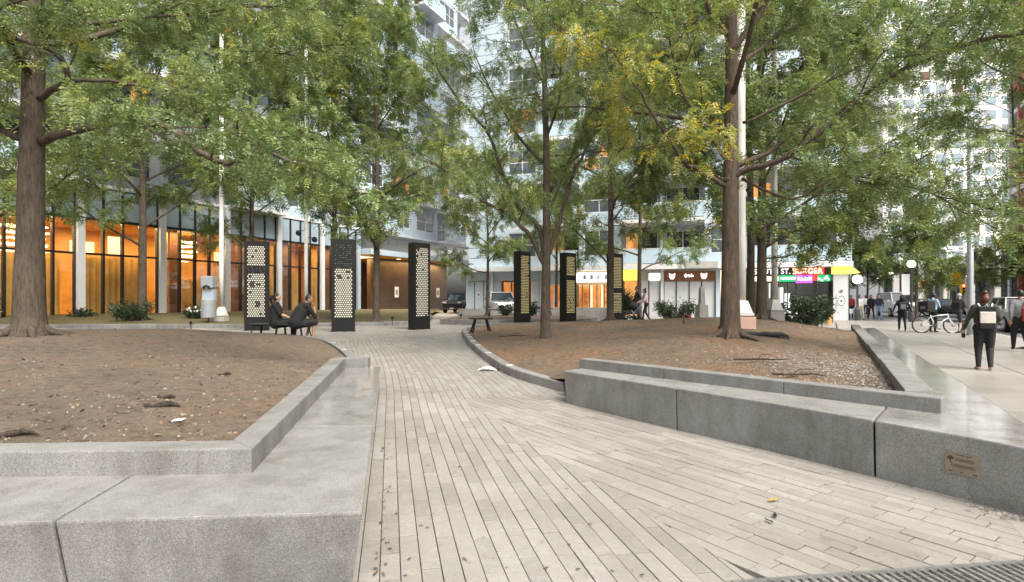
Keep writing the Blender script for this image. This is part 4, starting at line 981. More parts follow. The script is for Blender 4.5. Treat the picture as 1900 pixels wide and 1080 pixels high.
# the big tree at left
X1, Y1 = -8.06, 9.0
tree(base_on(left_bed, X1, Y1), 11.5, .215, 'thick trunked locust tree at the left edge with long reaching limb', 21, 4.3, 16, 5.6, 10, 2.0, 7, 15,
     limbs=[([at(75,262,9), at(130,245,8.8), at(230,225,8.6), at(310,238,8.4), at(370,280,8.3), at(425,303,8.2), at(475,278,8.0), at(540,300,7.8)], .075, .025, .16, 11),
            ([at(70,185,9), at(125,150,8.8), at(105,100,8.6), at(40,75,8.3), at(-40,60,8)], .055, .02, 0, 7),
            ([at(40,258,9), at(0,240,8.8), at(-80,200,8.5)], .06, .03, 0, 5),
            ([at(120,150,8.8), at(200,150,9.5), at(330,165,10), at(450,120,10.4), at(560,90,10.6)], .035, .015, .0, 12),
            ([at(80,60,9), at(180,40,9.6), at(320,30,10.2), at(480,10,10.8), at(620,20,11.2)], .045, .015, .05, 13)], leaf=NEAR, flare=1.45, bark='bark')
# the forked tree beside the path
X7, Y7 = .062*13.0, 13.0
tree(base_on(right_bed, X7, Y7), 9.4, .125, 'slender forked locust tree in the soil beside the path kerb', 33, 3.4, 10, 3.6, 8, 1.6, 6, 12,
     limbs=[([at(1010,490,13), at(985,440,13), at(945,400,12.8), at(890,370,12.5), at(820,312,12.2), at(760,290,12)], .06, .018, 0, 9),
            ([at(1010,470,13), at(1000,420,13.1), at(960,380,13.2), at(930,310,13.4), at(900,240,13.5), at(840,170,13.6), at(800,110,13.6)], .065, .02, .05, 11),
            ([at(1014,480,13), at(1038,410,13), at(1060,330,13), at(1100,250,13.1), at(1130,120,13.2)], .06, .018, 0, 8),
            ([at(1016,400,13), at(1060,300,12.7), at(1120,280,12.4), at(1200,270,12)], .03, .012, 0, 3)], leaf=NEAR, bare=.16, flare=1.35, elev=(40,70))
# the near right tree with yellow sprays
X11, Y11 = 4.25, 10.5
tree(base_on(right_bed, X11, Y11), 11, .18, 'reddish trunked locust tree with yellow leaf sprays in the right bed', 45, 3.3, 14, 4.8, 9, 1.9, 7, 12,
     limbs=[([at(1345,345,10.5), at(1300,318,10.4), at(1270,300,10.2), at(1235,250,10), at(1215,220,9.8), at(1180,160,9.6), at(1140,100,9.4)], .05, .018, .74, 6),
            ([at(1350,300,10.5), at(1310,240,10.3), at(1270,180,10.1), at(1250,110,10), at(1240,60,9.9)], .04, .015, .66, 6),
            ([at(1345,335,10.5), at(1390,312,10.3), at(1440,300,10.0), at(1530,238,9.6), at(1640,150,9.2), at(1760,95,8.8), at(1850,70,8.5), at(1960,50,8.2)], .07, .025, .12, 16),
            ([at(1355,100,10.5), at(1420,10,10.4), at(1460,-60,10.2)], .07, .03, 0, 5),
            ([at(1375,330,10.5), at(1470,370,10), at(1560,330,9.6), at(1700,350,9.2), at(1800,400,8.9)], .03, .012, .1, 15),
            ([at(1380,230,10.5), at(1480,180,10.2), at(1600,120,10), at(1720,50,9.6)], .03, .012, .15, 13),
            ([at(1350,60,10.5), at(1250,40,10), at(1150,10,9.6)], .04, .015, .5, 7)], leaf=NEAR, bark='bark_red', flare=1.5, yellow=.1)
# the trees behind
tree(base_on(right_bed, 8.49, 19.2), 12.5, .15, 'dark locust trunk just left of its twin behind the tall white pole', 52, 3.0, 15, 4.6, 8, 2.0, 6, 10, leaf=MID, yellow=.25)
tree(base_on(right_bed, 8.06, 17.4), 12, .165, 'dark locust trunk just right of its twin behind the tall white pole', 53, 2.9, 15, 5.0, 8, 2.0, 6, 10, leaf=MID, yellow=.2,
     limbs=[([at(1418,460,17.4), at(1470,430,17), at(1520,410,16.5), at(1600,370,16)], .05, .02, .1, 8), ([at(1415,480,17.4), at(1480,470,17), at(1540,440,16.6)], .03, .012, 0, 5)])
tree(base_on(right_bed, 3.65, 20.0), 12, .13, 'straight slim locust tree beside the rightmost perforated pillar', 54, 2.8, 14, 4.2, 7, 1.9, 6, 9, leaf=MID, bare=.12, limbs=[([at(1130,490,20), at(1090,450,20), at(1040,400,19.5), at(1010,360,19)], .04, .015, 0, 6)])
tree((6.9, 29.2, .3), 12, .13, 'locust tree rising behind the couple with the stroller', 55, 2.6, 14, 4.4, 7, 2.0, 6, 8, leaf=MID)
tree(base_on(back_left, -16.2, 23.6), 13, .18, 'locust tree on the lawn in front of the amber lobby windows', 56, 3.2, 16, 5.2, 8, 2.1, 6, 10, leaf=MID)
tree(base_on(back_left, -12.9, 26.6), 13, .14, 'locust tree behind the leftmost perforated pillar', 57, 3.3, 15, 4.8, 8, 2.0, 6, 9, leaf=MID)
tree(base_on(back_left, -8.6, 26.0), 13, .14, 'locust tree behind the second perforated pillar', 58, 3.2, 15, 4.6, 8, 2.0, 6, 9, leaf=MID, bare=.05)
tree(base_on(back_left, -6.05, 24.0), 13, .16, 'locust tree standing in front of the bronze wall', 59, 3.2, 16, 5.0, 8, 2.0, 6, 10, leaf=MID)
tree(base_on(back_mid, -1.4, 30.5), 8.0, .10, 'small locust tree beside the parked silver car', 60, 2.4, 12, 3.0, 6, 1.5, 6, 8, leaf=MID)
tree((2.75, 33.6, .3), 10, .10, 'thin locust tree in front of the orange doorway', 61, 2.8, 12, 3.4, 6, 1.6, 6, 7, leaf=MID)
tree(base_on(left_bed, -15.0, 15.0), 11, .2, 'locust crown entering at the left edge behind the big tree', 62, 2.6, 13, 4.8, 8, 1.9, 6, 10, leaf=MID)
# street trees
for i, (u, n_, lab, sd_) in enumerate(((44, 4.9, 'nearer round street tree past the shop corner', 71), (60, 3.0, 'farther street tree along the shop side sidewalk', 72), (80, 17.5, 'street tree across the road near the red building', 73), (95, 17.5, 'second street tree across the road', 74), (118, 17.5, 'farthest street tree across the road', 75))):
    p = street(u, n_, 0)
    tree((p.x, p.y, 0), 6.2 if n_ < 6 else 7.5, .12, lab, sd_, 2.2, 13, 2.6 if n_ < 6 else 3.4, 6, 1.3, 5, 8, leaf=FARL, group='street trees', trunk_n=8, yellow=.2)
tree((15.3, 15.6, 0), 10.5, .17, 'leafy street tree reaching in over the right-hand sidewalk', 76, 2.9, 16, 4.1, 8, 2.0, 6, 11, leaf=(.26, 6, .09, .03), group='street trees', yellow=.2)
print('leaf quads', NQ)
# ------------------------------------------------------------------ cross street at the corner
tag(MB().prism(street_quad(47, 57, .9, 60, 0), -.05, .005).build('road', M['asphalt']), 'cross street at the far corner', 'road', kind='structure')

# ------------------------------------------------------------------ perforated lantern pillars
M['lantern'] = emit('lantern_panel', (1,.93,.70), .50); M['lantern_y'] = emit('lantern_panel_yellow', (1,.82,.34), .40)
PW, PD, PH = .80, .35, 3.3
def pillar(px, Y, rz, label, bands, blot, lm, seed):
    x = (px-950)/1000*Y; z = GZ(x, Y)
    o = thing('perforated_pillar', label, 'pillar', (x, Y, z), R(rz), 'perforated metal pillars'); r = random.Random(seed); S = M['steel_black']
    y0 = -PD/2; ax, bx = -.315, .315; az, bz = .50, PH-.18
    MB().box(-PW/2, -PW/2+.012, y0+.004, PD/2, 0, PH).build('side_plate', S, o); MB().box(PW/2-.012, PW/2, y0+.004, PD/2, 0, PH).build('side_plate', S, o)
    MB().box(-PW/2+.013, PW/2-.013, PD/2-.012, PD/2-.001, 0, PH-.013).build('back_plate', S, o); MB().box(-PW/2+.013, PW/2-.013, y0+.006, PD/2-.013, PH-.012, PH-.001).build('cap', S, o)
    MB().box(-PW/2-.02, PW/2+.02, y0-.02, PD/2+.02, -.03, .02).build('base_plate', S, o)
    MB().box(ax-.02, bx+.02, y0+.05, y0+.06, az-.02, bz+.02).build('light_panel', lm, o)
    mb = MB(); nc = 8; c = (bx-ax)/nc; nr = int((bz-az)/(c*.92)); h = (bz-az)/nr
    mb.add([(-PW/2,y0,0),(PW/2,y0,0),(PW/2,y0,az),(-PW/2,y0,az)], [(0,1,2,3)]); mb.add([(-PW/2,y0,bz),(PW/2,y0,bz),(PW/2,y0,PH),(-PW/2,y0,PH)], [(0,1,2,3)])
    mb.add([(-PW/2,y0,az),(ax,y0,az),(ax,y0,bz),(-PW/2,y0,bz)], [(0,1,2,3)]); mb.add([(bx,y0,az),(PW/2,y0,az),(PW/2,y0,bz),(bx,y0,bz)], [(0,1,2,3)])
    for j in range(nr):
        za, zc = az+j*h, az+(j+1)*h; off = c/2 if j % 2 else 0; n_ = nc-1 if j % 2 else nc
        if off:
            mb.add([(ax,y0,za),(ax+off,y0,za),(ax+off,y0,zc),(ax,y0,zc)], [(0,1,2,3)]); mb.add([(bx-off,y0,za),(bx,y0,za),(bx,y0,zc),(bx-off,y0,zc)], [(0,1,2,3)])
        for i in range(n_):
            xa = ax+off+i*c; xm, zm = xa+c/2, (za+zc)/2; rel = (zm-az)/(bz-az); rad = c*.345
            if any(lo < rel < hi for lo, hi in bands): rad = c*.09 if r.random() < .5 else 0
            for (bx_, bz_, br) in blot:
                if abs((xm-ax)/(bx-ax)-bx_) < br*1.9 and abs(rel-bz_) < br*.55: rad = c*.12
            if r.random() < .02: rad = c*.1
            if rad == 0: mb.add([(xa,y0,za),(xa+c,y0,za),(xa+c,y0,zc),(xa,y0,zc)], [(0,1,2,3)]); continue
            outer = [(xa,za),(xm,za),(xa+c,za),(xa+c,zm),(xa+c,zc),(xm,zc),(xa,zc),(xa,zm)]
            inner = [(xm+rad*math.cos(R(225+45*k)), zm+rad*math.sin(R(225+45*k))) for k in range(8)]
            mb.add([(p[0],y0,p[1]) for p in outer+inner]+[(p[0],y0+.012,p[1]) for p in inner], [(k, (k+1) % 8, 8+(k+1) % 8, 8+k) for k in range(8)]+[(8+k, 8+(k+1) % 8, 16+(k+1) % 8, 16+k) for k in range(8)])
    me = mb.mesh('perforated_panel'); bm = bmesh.new(); bm.from_mesh(me); bmesh.ops.remove_doubles(bm, verts=bm.verts[:], dist=.0006); bm.to_mesh(me); bm.free(); me.materials.append(S)
    link('perforated_panel', me, o); return o
pillar(477, 20.0, 14, 'leftmost black perforated lantern pillar, beside the seated pair', [(.60,.73)], [(.30,.46,.07),(.6,.17,.07)], M['lantern'], 1)
pillar(637, 19.4, 19, 'black perforated pillar with a plain dark top third', [(.66,1.0)], [(.3,.56,.06),(.75,.62,.04)], M['lantern'], 2)
pillar(778, 20.7, 51, 'black lantern pillar perforated all the way up, in front of bronze wall', [], [(.2,.97,.05)], M['lantern'], 3)
pillar(969, 24.5, 51, 'black pillar with one unbroken yellow perforated panel', [], [], M['lantern_y'], 4)
pillar(1054, 25.2, 45, 'black pillar with yellow perforations broken above the middle', [(.58,.67)], [], M['lantern_y'], 5)
pillar(1141, 25.6, 41, 'black pillar with yellow perforations broken low down, partly behind a trunk', [(.36,.44)], [], M['lantern_y'], 6)

# ------------------------------------------------------------------ black metal benches
def bench(loc, rz, L, label, depth=.5, legs=3, hgt=.43):
    o = thing('metal_bench', label, 'bench', loc, R(rz), 'black metal benches'); S = M['steel_black']
    s = MB().box(-L/2, L/2, -depth/2, depth/2, hgt-.03, hgt).build('seat_rim', S, o, bevel=.01)
    for k in range(7): y = -depth/2+.04+k*(depth-.08)/6; MB().box(-L/2+.02, L/2-.02, y-.025, y+.025, hgt+.002, hgt+.022).build('slat', M['dark_grey'], o)
    for i in range(legs):
        x = -L/2+.18+(L-.36)*i/(legs-1); sp = -.12 if i == 0 else .12 if i == legs-1 else 0
        for sy in (-1, 1): MB().bar((x, sy*(depth/2-.06), hgt-.03), (x+sp, sy*(depth/2+.02), -.06), .05, .03).build('leg', S, o)
        MB().bar((x, -depth/2+.06, hgt-.05), (x, depth/2-.06, hgt-.05), .03, .03).build('crossbar', S, o)
    return o
BX, BY = -6.8, 15.85
bz = GZ(BX, BY)+.0
bench((BX, BY, .30), -10, 1.85, 'black bench where the two people sit at the kerb')
p = on(890, 620, .40); bench((p.x, 17.0, right_bed.z(p.x, 17.0)-.01), 12, .72, 'small black bench standing alone at the bend of the kerb', .4, 2)
p = at(940, 590, 27.0); bench((p.x, 27.2, back_mid.z(p.x, 27.2)-.02), 0, 2.0, 'black bench beside the yellow lit pillar in front of the silver car', .45, 2)
p = at(1000, 580, 31.5); bench((1.55, 31.2, back_mid.z(1.55, 31.2)-.02), 5, 1.6, 'far black bench by the low wall near the orange doorway', .45, 2)

# ------------------------------------------------------------------ poles, lamps, bins, markers
def tall_pole(px, Y, zb, zped, r, label, H=13, ped=None, cams=False):
    x = (px-950)/1000*Y; o = thing('tall_pole', label, 'pole', (x, Y, 0), 0, 'tall white poles'); Wt = M['white_paint']
    MB().lathe([(r, zb+.36), (r*.98, zb+2), (r*.8, H)], 16).build('shaft', Wt, o, smooth=True)
    k = r*1.9; a = r*1.12
    MB().prism([(-a,-a),(a,-a),(a,a),(-a,a)], zb+.06, zb+.38, [(-k,-k),(k,-k),(k,k),(-k,k)]).build('flared_base', Wt, o, bevel=.01); MB().box(-k-.02, k+.02, -k-.02, k+.02, zb, zb+.055).build('base_plate', Wt, o)
    for s1 in (-1,1):
        for s2 in (-1,1): MB().lathe([(.018, zb+.056), (.018, zb+.10)], 6, (s1*k*.85, s2*k*.85, 0)).build('anchor_bolt', M['dark_grey'], o)
    if zped is not None: MB().box(-k*1.25, k*1.25, -k*1.25, k*1.25, zped, zb-.03).build('pedestal', ped or M['pink'], o, bevel=.015); MB().box(-k, k, -k, k, zb-.03, zb).build('shadow_gap', M['joint'], o)
    if cams:
        for sx, z in ((-.32, 4.45), (.4, 4.15)):
            MB().ball((sx, -.05, z), .13, 12, 8).build('camera_dome', M['steel_black'], o, smooth=True); MB().bar((0,0,z+.1), (sx,-.05,z+.1), .03, .03).build('bracket', M['dark_grey'], o)
    return o
x = .425*14; tall_pole(1375, 14, 1.05, right_bed.z(x, 14)-.1, .115, 'tall white pole on pink granite block behind the near right tree')
tall_pole(1437, 19.3, 1.06, right_bed.z(.487*19.3, 19.3)-.15, .105, 'tall white pole in front of the burger sign', ped=M['concrete'])
tall_pole(411, 23.5, .72, .4, .095, 'tall white pole next to the grey litter station', ped=M['concrete'])
tall_pole(568, 24.5, .72, .4, .085, 'tall white pole with two black camera domes behind the seated man', ped=M['concrete'], cams=True)

o = thing('litter_station', 'grey cylindrical litter station with hood on the lawn kerb', 'bin', (-.563*22.6, 22.6, .42))
MB().lathe([(.035,-.1),(.035,.4)], 8).build('stake', M['dark_grey'], o); MB().lathe([(.27,.25),(.29,.27),(.29,1.0),(.27,1.02)], 20).build('drum', M['grey_metal'], o, smooth=False)
MB().box(-.24, .24, -.05, .18, 1.021, 1.45).build('back_panel', M['spandrel'], o); MB().box(-.25, .25, -.16, .18, 1.5, 2.0).build('hood', M['grey_metal'], o, bevel=.03); MB().box(-.2, -.17, -.1, .1, 1.45, 1.5).build('post', M['grey_metal'], o); MB().box(.17, .2, -.1, .1, 1.45, 1.5).build('post', M['grey_metal'], o)
MB().tube([(-.14,-.165,1.53),(0,-.165,1.6),(.14,-.165,1.53)], .035, 8).build('opening', M['steel_black'], o)

def stake_light(x, y, z, h, label):
    o = thing('path_light', label, 'path light', (x, y, z), 0, 'small stake lights'); MB().lathe([(.02,-.1),(.02,h)], 8).build('stake', M['dark_grey'], o); MB().lathe([(.05,h),(.06,h+.03),(.05,h+.10),(.02,h+.11)], 12).build('lamp_head', M['steel_black'], o)
xx = .319*15.2; stake_light(xx, 15.2, right_bed.z(xx, 15.2), .36, 'dark stake light standing on top of the right mound')
xx = -.596*19.8; stake_light(xx, 19.8, .38, .16, 'little stake light by the lawn kerb left of the litter station')
xx = -.222*23.0; stake_light(xx, 23.0, .42, .18, 'little stake light by the kerb left of the third pillar')
xx = -.097*26; stake_light(xx, 26.6, .47, .14, 'little stake light on the small rear bed')

o = thing('stone_marker', 'grey stepped stone marker standing behind the right mound', 'marker', (.352*24, 24, GZ(.352*24,24)-.05), R(10))
MB().prism([(-.2,-.2),(.2,-.2),(.2,.2),(-.2,.2)], 0, .95, [(-.23,-.23),(.23,-.23),(.23,.23),(-.23,.23)]).build('base', M['concrete'], o, bevel=.02); MB().prism([(-.09,-.09),(.09,-.09),(.09,.09),(-.09,.09)], .95, 1.72, [(-.12,-.12),(.12,-.12),(.12,.12),(-.12,.12)]).build('shaft', M['concrete'], o, bevel=.015)

def lamp_post(x, y, hz, label, arms=0, r=.17):
    o = thing('globe_lamp', label, 'street lamp', (x, y, 0), 0, 'globe street lamps'); S = M['dark_grey']
    MB().lathe([(.17,0),(.17,.7),(.13,.8),(.07,.9),(.06,hz-.3),(.09,hz-.26),(.09,hz-.2)], 12).build('post', S, o)
    if not arms: MB().ball((0,0,hz), r, 14, 10).build('globe', M['globe'], o, smooth=True)
    for k in range(arms):
        s_ = -1 if k else 1; MB().bar((0,0,hz-.35), (s_*.45,0,hz-.35), .04, .04).build('arm', S, o); MB().ball((s_*.45,0,hz-.12), r, 14, 10).build('globe', M['globe'], o, smooth=True)
M['globe'] = emit('lit_globe', (1,.95,.85), 1.6, (.8,.8,.8))
lamp_post(33.5, 47.6, 3.75, 'globe street lamp left of the parked white van'); lamp_post(25.2, 34, 3.65, 'nearer globe street lamp with a white banner, by the hooded walker', 0, .24)
lamp_post(47, 69, 4.2, 'farther globe lamp beyond the group of pedestrians', 0, .3); lamp_post(23.2, 36.2, 2.75, 'low globe lamp right beside the shop corner', 0, .3)
lamp_post(55, 65, 4.0, 'globe lamp across the street behind the grey pole', 0, .25)
bo_ = thing('banner', 'white banner hanging from the nearer globe lamp', 'banner', (25.2, 34, 0)); MB().box(-.62, -.12, -.02, .02, 1.7, 3.0).build('cloth', M['white_panel'], bo_); MB().bar((-.65,0,3.02), (0,0,3.02), .03, .03).build('bracket', M['dark_grey'], bo_)
o = thing('utility_pole', 'plain grey pole at the kerb beside the woman with the backpack', 'pole', (18.45, 21.7, 0)); MB().lathe([(.12,0),(.115,1),(.10,9)], 14).build('shaft', M['grey_metal'], o, smooth=True); MB().box(-.14,.14,-.14,.14,-.02,.03).build('base_plate', M['grey_metal'], o)
M['sig_red'] = emit('red_signal', (1,.08,.03), 9); M['sig_yellow'] = plain('signal_yellow', (.75,.5,.03), .5)
def signal(x, y, hz, label, arm):
    o = thing('traffic_signal', label, 'traffic light', (x, y, 0), 0, 'traffic signals'); MB().lathe([(.11,0),(.09,hz+1.2)], 10).build('pole', M['white_frame'], o)
    MB().bar((0,0,hz+.2), (arm,0,hz+.2), .08, .08).build('arm', M['white_frame'], o); hd = MB().box(arm-.2, arm+.2, -.2, .1, hz-.6, hz+.5).build('signal_head', M['sig_yellow'], o)
    for k in range(3): MB().lathe([(.12,0),(.12,.04)], 12).build('lens', M['sig_red'] if k == 2 else M['steel_black'], hd)
    for k, c in enumerate(hd.children): c.location = (arm, -.2, hz-.4+k*.33); c.rotation_euler = (R(90),0,0)
signal(.783*58, 58, 3.0, 'white traffic signal with red lamp on its arm past the corner', -1.3); signal(.842*60, 60, 2.6, 'traffic signal with red lamp beside the columned building', -.4)
o = thing('yellow_sign', 'orange yellow traffic sign in front of the columned building', 'sign', (.826*62, 62, 0)); MB().box(-.6,.6,-.03,.03,3.0,4.5).build('plate', M['sig_yellow'], o); MB().lathe([(.05,0),(.05,3.2)], 8, (0,.06,0)).build('post', M['grey_metal'], o)

# low wall, white table, planter pot
o = thing('low_wall', 'low grey wall in front of the orange lit entrance', 'wall', (0,0,0)); MB().prism([(1.9,32.2),(6.6,31.2),(6.7,31.5),(1.95,32.5)], .2, .95).build('wall_face', M['concrete'], o, bevel=.02)
o = thing('low_wall', 'sloping low concrete wall below the parked silver car', 'wall', (0,0,0)); MB().prism([(-3.2,32.6),(.2,33.9),(.2,34.2),(-3.3,32.95)], .2, .85).build('wall_face', M['concrete'], o, bevel=.02)
o = thing('folding_table', 'white covered table by the shop corner', 'table', (23.0, 36.8, 0), R(-15)); MB().box(-.6,.6,-.35,.35,.70,.75).build('table_top', M['white_panel'], o); MB().box(-.61,.61,-.36,-.345,.45,.71).build('cloth', M['white_panel'], o)
for sx in (-.5,.5):
    for sy in (-.28,.28): MB().bar((sx,sy,0),(sx,sy,.7),.04,.04).build('leg', M['dark_grey'], o)
M['terracotta'] = plain('yellow_pot', (.55,.33,.10), .6); o = thing('flower_pot', 'ochre plant pot at the foot of the corner panel', 'pot', (.586*30.5, 30.5, 0)); MB().lathe([(.17,0),(.24,.45),(.27,.47),(.27,.55),(.2,.55)], 16).build('pot', M['terracotta'], o)

# ------------------------------------------------------------------ shrubs
def shrub(loc, size, n, label, seed, spike=False, leaf=(.14,.055), mat='leaf_dark', flowers=None):
    rg = np.random.default_rng(seed); rr = random.Random(seed); o = thing('shrub', label, 'shrub', loc, 0, 'shrubs'); sx, sy, sz = size
    st = MB()
    tips = []
    for k in range(26):
        th = rr.random()*6.28; q = math.sqrt(rr.random()); tip = Vector((q*sx*math.cos(th), q*sy*math.sin(th), sz*(.55+.45*rr.random())*(1-.3*q))); tips.append(tip)
        st.tube([Vector((tip.x*.15, tip.y*.15, -.1)), tip*.55+Vector((0,0,.1*sz)), tip], [.02,.012,.005], 4, cap=False)
    st.build('stems', M['bark'], o)
    c = np.array([rr.choice(tips) for _ in range(n)])
    P = c*rg.uniform(.35,1.05,(n,1))+rg.normal(0,.10,(n,3))*np.array([1,1,1.1])*max(.7,sx); P[:,2] = np.abs(P[:,2])
    D = unit(rg.normal(0,1,(n,3))+np.array([0,0,.9 if spike else .25])+unit(P*np.array([1,1,.2]))*.9); b_ = unit(np.cross(D, rg.normal(0,1,(n,3)))); L = leaf[0]*rg.uniform(.7,1.5,(n,1))*(2.4 if spike else 1); wd = leaf[1]*rg.uniform(.7,1.3,(n,1))*.5
    V = np.stack([P, P+D*L*.45+b_*wd, P+D*L, P+D*L*.45-b_*wd], axis=1); quads_object('foliage', V, rg.uniform(0,1,n), M[mat], o)
    if flowers:
        fm = MB()
        for k in range(14): t = rr.choice(tips); fm.ball(t+Vector((rr.gauss(0,.08),-.1+rr.gauss(0,.08),.05)), .05, 6, 4)
        tag(fm.build('flowers', flowers, o), kind='stuff')
    return o
M['petal_red'] = plain('red_petals', (.5,.03,.04), .6); M['petal_white'] = plain('white_petals', (.75,.75,.72), .6)
shrub((-.705*23.2, 23.2, .5), (.9,.6,1.05), 2600, 'round green shrub beside the trunk below the lobby windows', 1, leaf=(.12,.04))
shrub((.302*29.5, 29.5, .2), (1.2,.6,1.35), 3000, 'dark broad-leaved shrub in front of the white shop panels', 2)
shrub((.205*30, 30, .28), (.5,.5,1.6), 700, 'tall spiky plant behind the stroller', 3, True, (.3,.05))
shrub((.535*24.0, 24.0, .1), (1.0,.8,1.6), 4200, 'dense dark shrub below the burger sign', 4)
shrub((.567*25.0, 25.4, .05), (.85,.7,1.9), 4200, 'tallest dense green shrub left of the white corner panel', 5, leaf=(.13,.04))
shrub((.507*23.0, 23.0, .15), (.5,.5,.9), 1200, 'low shrub with white flowers under the burger window', 6, flowers=M['petal_white'])
shrub((.322*24.6, 24.9, .28), (.35,.3,.55), 500, 'small shrub with red flowers beside the stone marker', 7, flowers=M['petal_red'])
shrub((.035*29, 29.0, .45), (.45,.4,1.0), 700, 'leafy shrub just right of the first yellow pillar', 8)
shrub((-.95*24, 23, .5), (.9,.7,1.3), 2000, 'dark shrub at the left end of the lobby glass', 9)
shrub((-.585*25, 25.0, .5), (.8,.5,.6), 900, 'low shrub with white flowers at the foot of the pole', 10, flowers=M['petal_white'])
shrub((-.012*29, 29.4, .45), (.4,.35,.95), 600, 'thin leafy shrub in front of the silver car', 11)
shrub((-.82*24, 24.6, .5), (.6,.5,.5), 700, 'very low shrub under the first white column', 13)

# ------------------------------------------------------------------ litter on the soil and path
def scatter(name, bed, n, size, cols, seed, region=None, label=None, zoff=.004, par=None, flat=.25):
    rg = np.random.default_rng(seed); mb = MB(); k = 0
    x0 = min(p[0] for p in bed.b); x1 = max(p[0] for p in bed.b); y0 = min(p[1] for p in bed.b); y1 = max(p[1] for p in bed.b)
    if region: x0, x1, y0, y1 = region
    while k < n:
        y = y0+(y1-y0)*rg.random()**1.6; x = rg.uniform(x0, x1)
        if not bed.inside(x, y): n -= .2; continue
        z = bed.z(x, y)+zoff; s_ = size*rg.uniform(.5,1.5); th = rg.random()*6.28; a = np.array([math.cos(th), math.sin(th), rg.normal(0,flat)])*s_; b_ = np.array([-math.sin(th), math.cos(th), rg.normal(0,flat)])*s_*rg.uniform(.25,.6); c = np.array([x,y,z+size*.15])
        mb.add([c-a, c+b_, c+a, c-b_], [(0,1,2,3)], int(rg.integers(0, len(cols)))); k += 1
    return tag(mb.build(name, cols), label, 'leaves', kind='stuff')
lc = [plain('leaf_litter_%d' % i, c, .8, var=.3, scale=40) for i, c in enumerate(((.18,.10,.05),(.10,.06,.036),(.22,.155,.075),(.19,.165,.125),(.05,.038,.03)))]
scatter('leaf_litter', left_bed, 4200, .02, lc, 1, (-12,-1.6,3.3,16), 'dry leaf litter on the left bed')
scatter('leaf_litter', right_bed, 4200, .02, lc, 2, (-1.5,11,5,21), 'dry leaf litter on the right bed')
# clods of earth and straw
def clods(bed, n, seed, region, label, mats):
    r = random.Random(seed); mb = MB(); k = 0
    while k < n:
        y = region[2]+(region[3]-region[2])*r.random()**1.5; x = r.uniform(region[0], region[1])
        if not bed.inside(x, y): n -= .2; continue
        if noise.noise((x*.8, y*.8, seed)) < -.12+r.uniform(-.3,.3): continue
        s_ = r.uniform(.006,.02)*(1.6 if r.random() < .08 else 1); z = bed.z(x, y); k += 1
        pts = [Vector((r.uniform(.6,1.3)*s_*a, r.uniform(.6,1.3)*s_*b_, s_*c)) for a, b_, c in ((1,0,-.2),(.2,1,-.2),(-1,.1,-.2),(0,-1,-.2),(.1,.1,r.uniform(.35,.8)))]
        mb.add([Vector((x,y,z))+p_ for p_ in pts], [(0,1,4),(1,2,4),(2,3,4),(3,0,4)], r.randrange(len(mats)))
    return tag(mb.build('earth_clods', mats), label, 'soil', kind='stuff')
clods(left_bed, 5200, 3, (-9,-1.6,3.3,13), 'crumbs of dry earth on the left bed', [M['soil'], M['soil'], lc[1], lc[3]])
clods(right_bed, 4200, 4, (-1.2,10,5.2,16), 'crumbs of dry earth on the right bed', [M['soil_red'], M['soil_red'], lc[1], lc[3]])
# gravel at the near right end of the bed
gm = [plain('gravel_%d' % i, c, .9, var=.2, scale=30) for i, c in enumerate(((.19,.18,.165),(.12,.115,.105),(.26,.245,.225),(.15,.125,.10)))]
rg_ = random.Random(9); mb = MB(); k = 0
while k < 2600:
    x, y = rg_.gauss(5.0, 1.0), rg_.gauss(7.2, 1.1)
    if not right_bed.inside(x, y): continue
    s_ = rg_.uniform(.007,.022); z = right_bed.z(x, y); k += 1
    pts = [Vector((rg_.uniform(.6,1.2)*s_*a, rg_.uniform(.6,1.2)*s_*b_, s_*c)) for a, b_, c in ((1,0,0),(0,1,0),(-1,0,0),(0,-1,0),(.1,.1,.6))]
    mb.add([Vector((x,y,z+.003))+p_ for p_ in pts], [(0,1,4),(1,2,4),(2,3,4),(3,0,4)], rg_.randrange(4))
tag(mb.build('gravel', gm), 'grey gravel at the street end of the right bed', 'gravel', kind='stuff')
mb = MB()                                             # pebbles at the foot of the right wall
for k in range(160):
    t = rg_.random(); x, y = 3.30+.30*t+rg_.gauss(0,.035), 3.92-.62*t-abs(rg_.gauss(0,.03)); s_ = rg_.uniform(.008,.028)
    pts = [Vector((rg_.uniform(.6,1.2)*s_*a, rg_.uniform(.6,1.2)*s_*b_, s_*c)) for a, b_, c in ((1,0,0),(0,1,0),(-1,0,0),(0,-1,0),(.1,.1,.6))]
    mb.add([Vector((x,y,.002))+p_ for p_ in pts], [(0,1,4),(1,2,4),(2,3,4),(3,0,4)], rg_.randrange(4))
tag(mb.build('gravel', gm), 'loose pebbles at the foot of the plaque wall', 'gravel', kind='stuff')
# fallen leaves along the path edges
mb = MB()
for k in range(230):
    y = 2.9+12*rg_.random()**1.5
    if rg_.random() < .55: x = left_bound(y)+abs(rg_.gauss(0,.05))+.05
    elif y > 8.3: x = right_bound(y)-abs(rg_.gauss(0,.09))-.03
    else: x = rg_.uniform(left_bound(y)+.1, 1.0)
    s_ = rg_.uniform(.008,.02); th = rg_.random()*6.28; a = Vector((math.cos(th),math.sin(th),rg_.gauss(0,.2)))*s_; b_ = Vector((-math.sin(th),math.cos(th),rg_.gauss(0,.2)))*s_*.5; c = Vector((x,y,GZ(x,y)+.009))
    mb.add([c-a,c+b_,c+a,c-b_], [(0,1,2,3)], rg_.choice((0,1,2,2,4)))
tag(mb.build('fallen_leaves', lc), 'small fallen leaves along the path edges', 'leaves', kind='stuff')
M['yleaf'] = plain('yellow_leaf', (.36,.24,.05), .6)
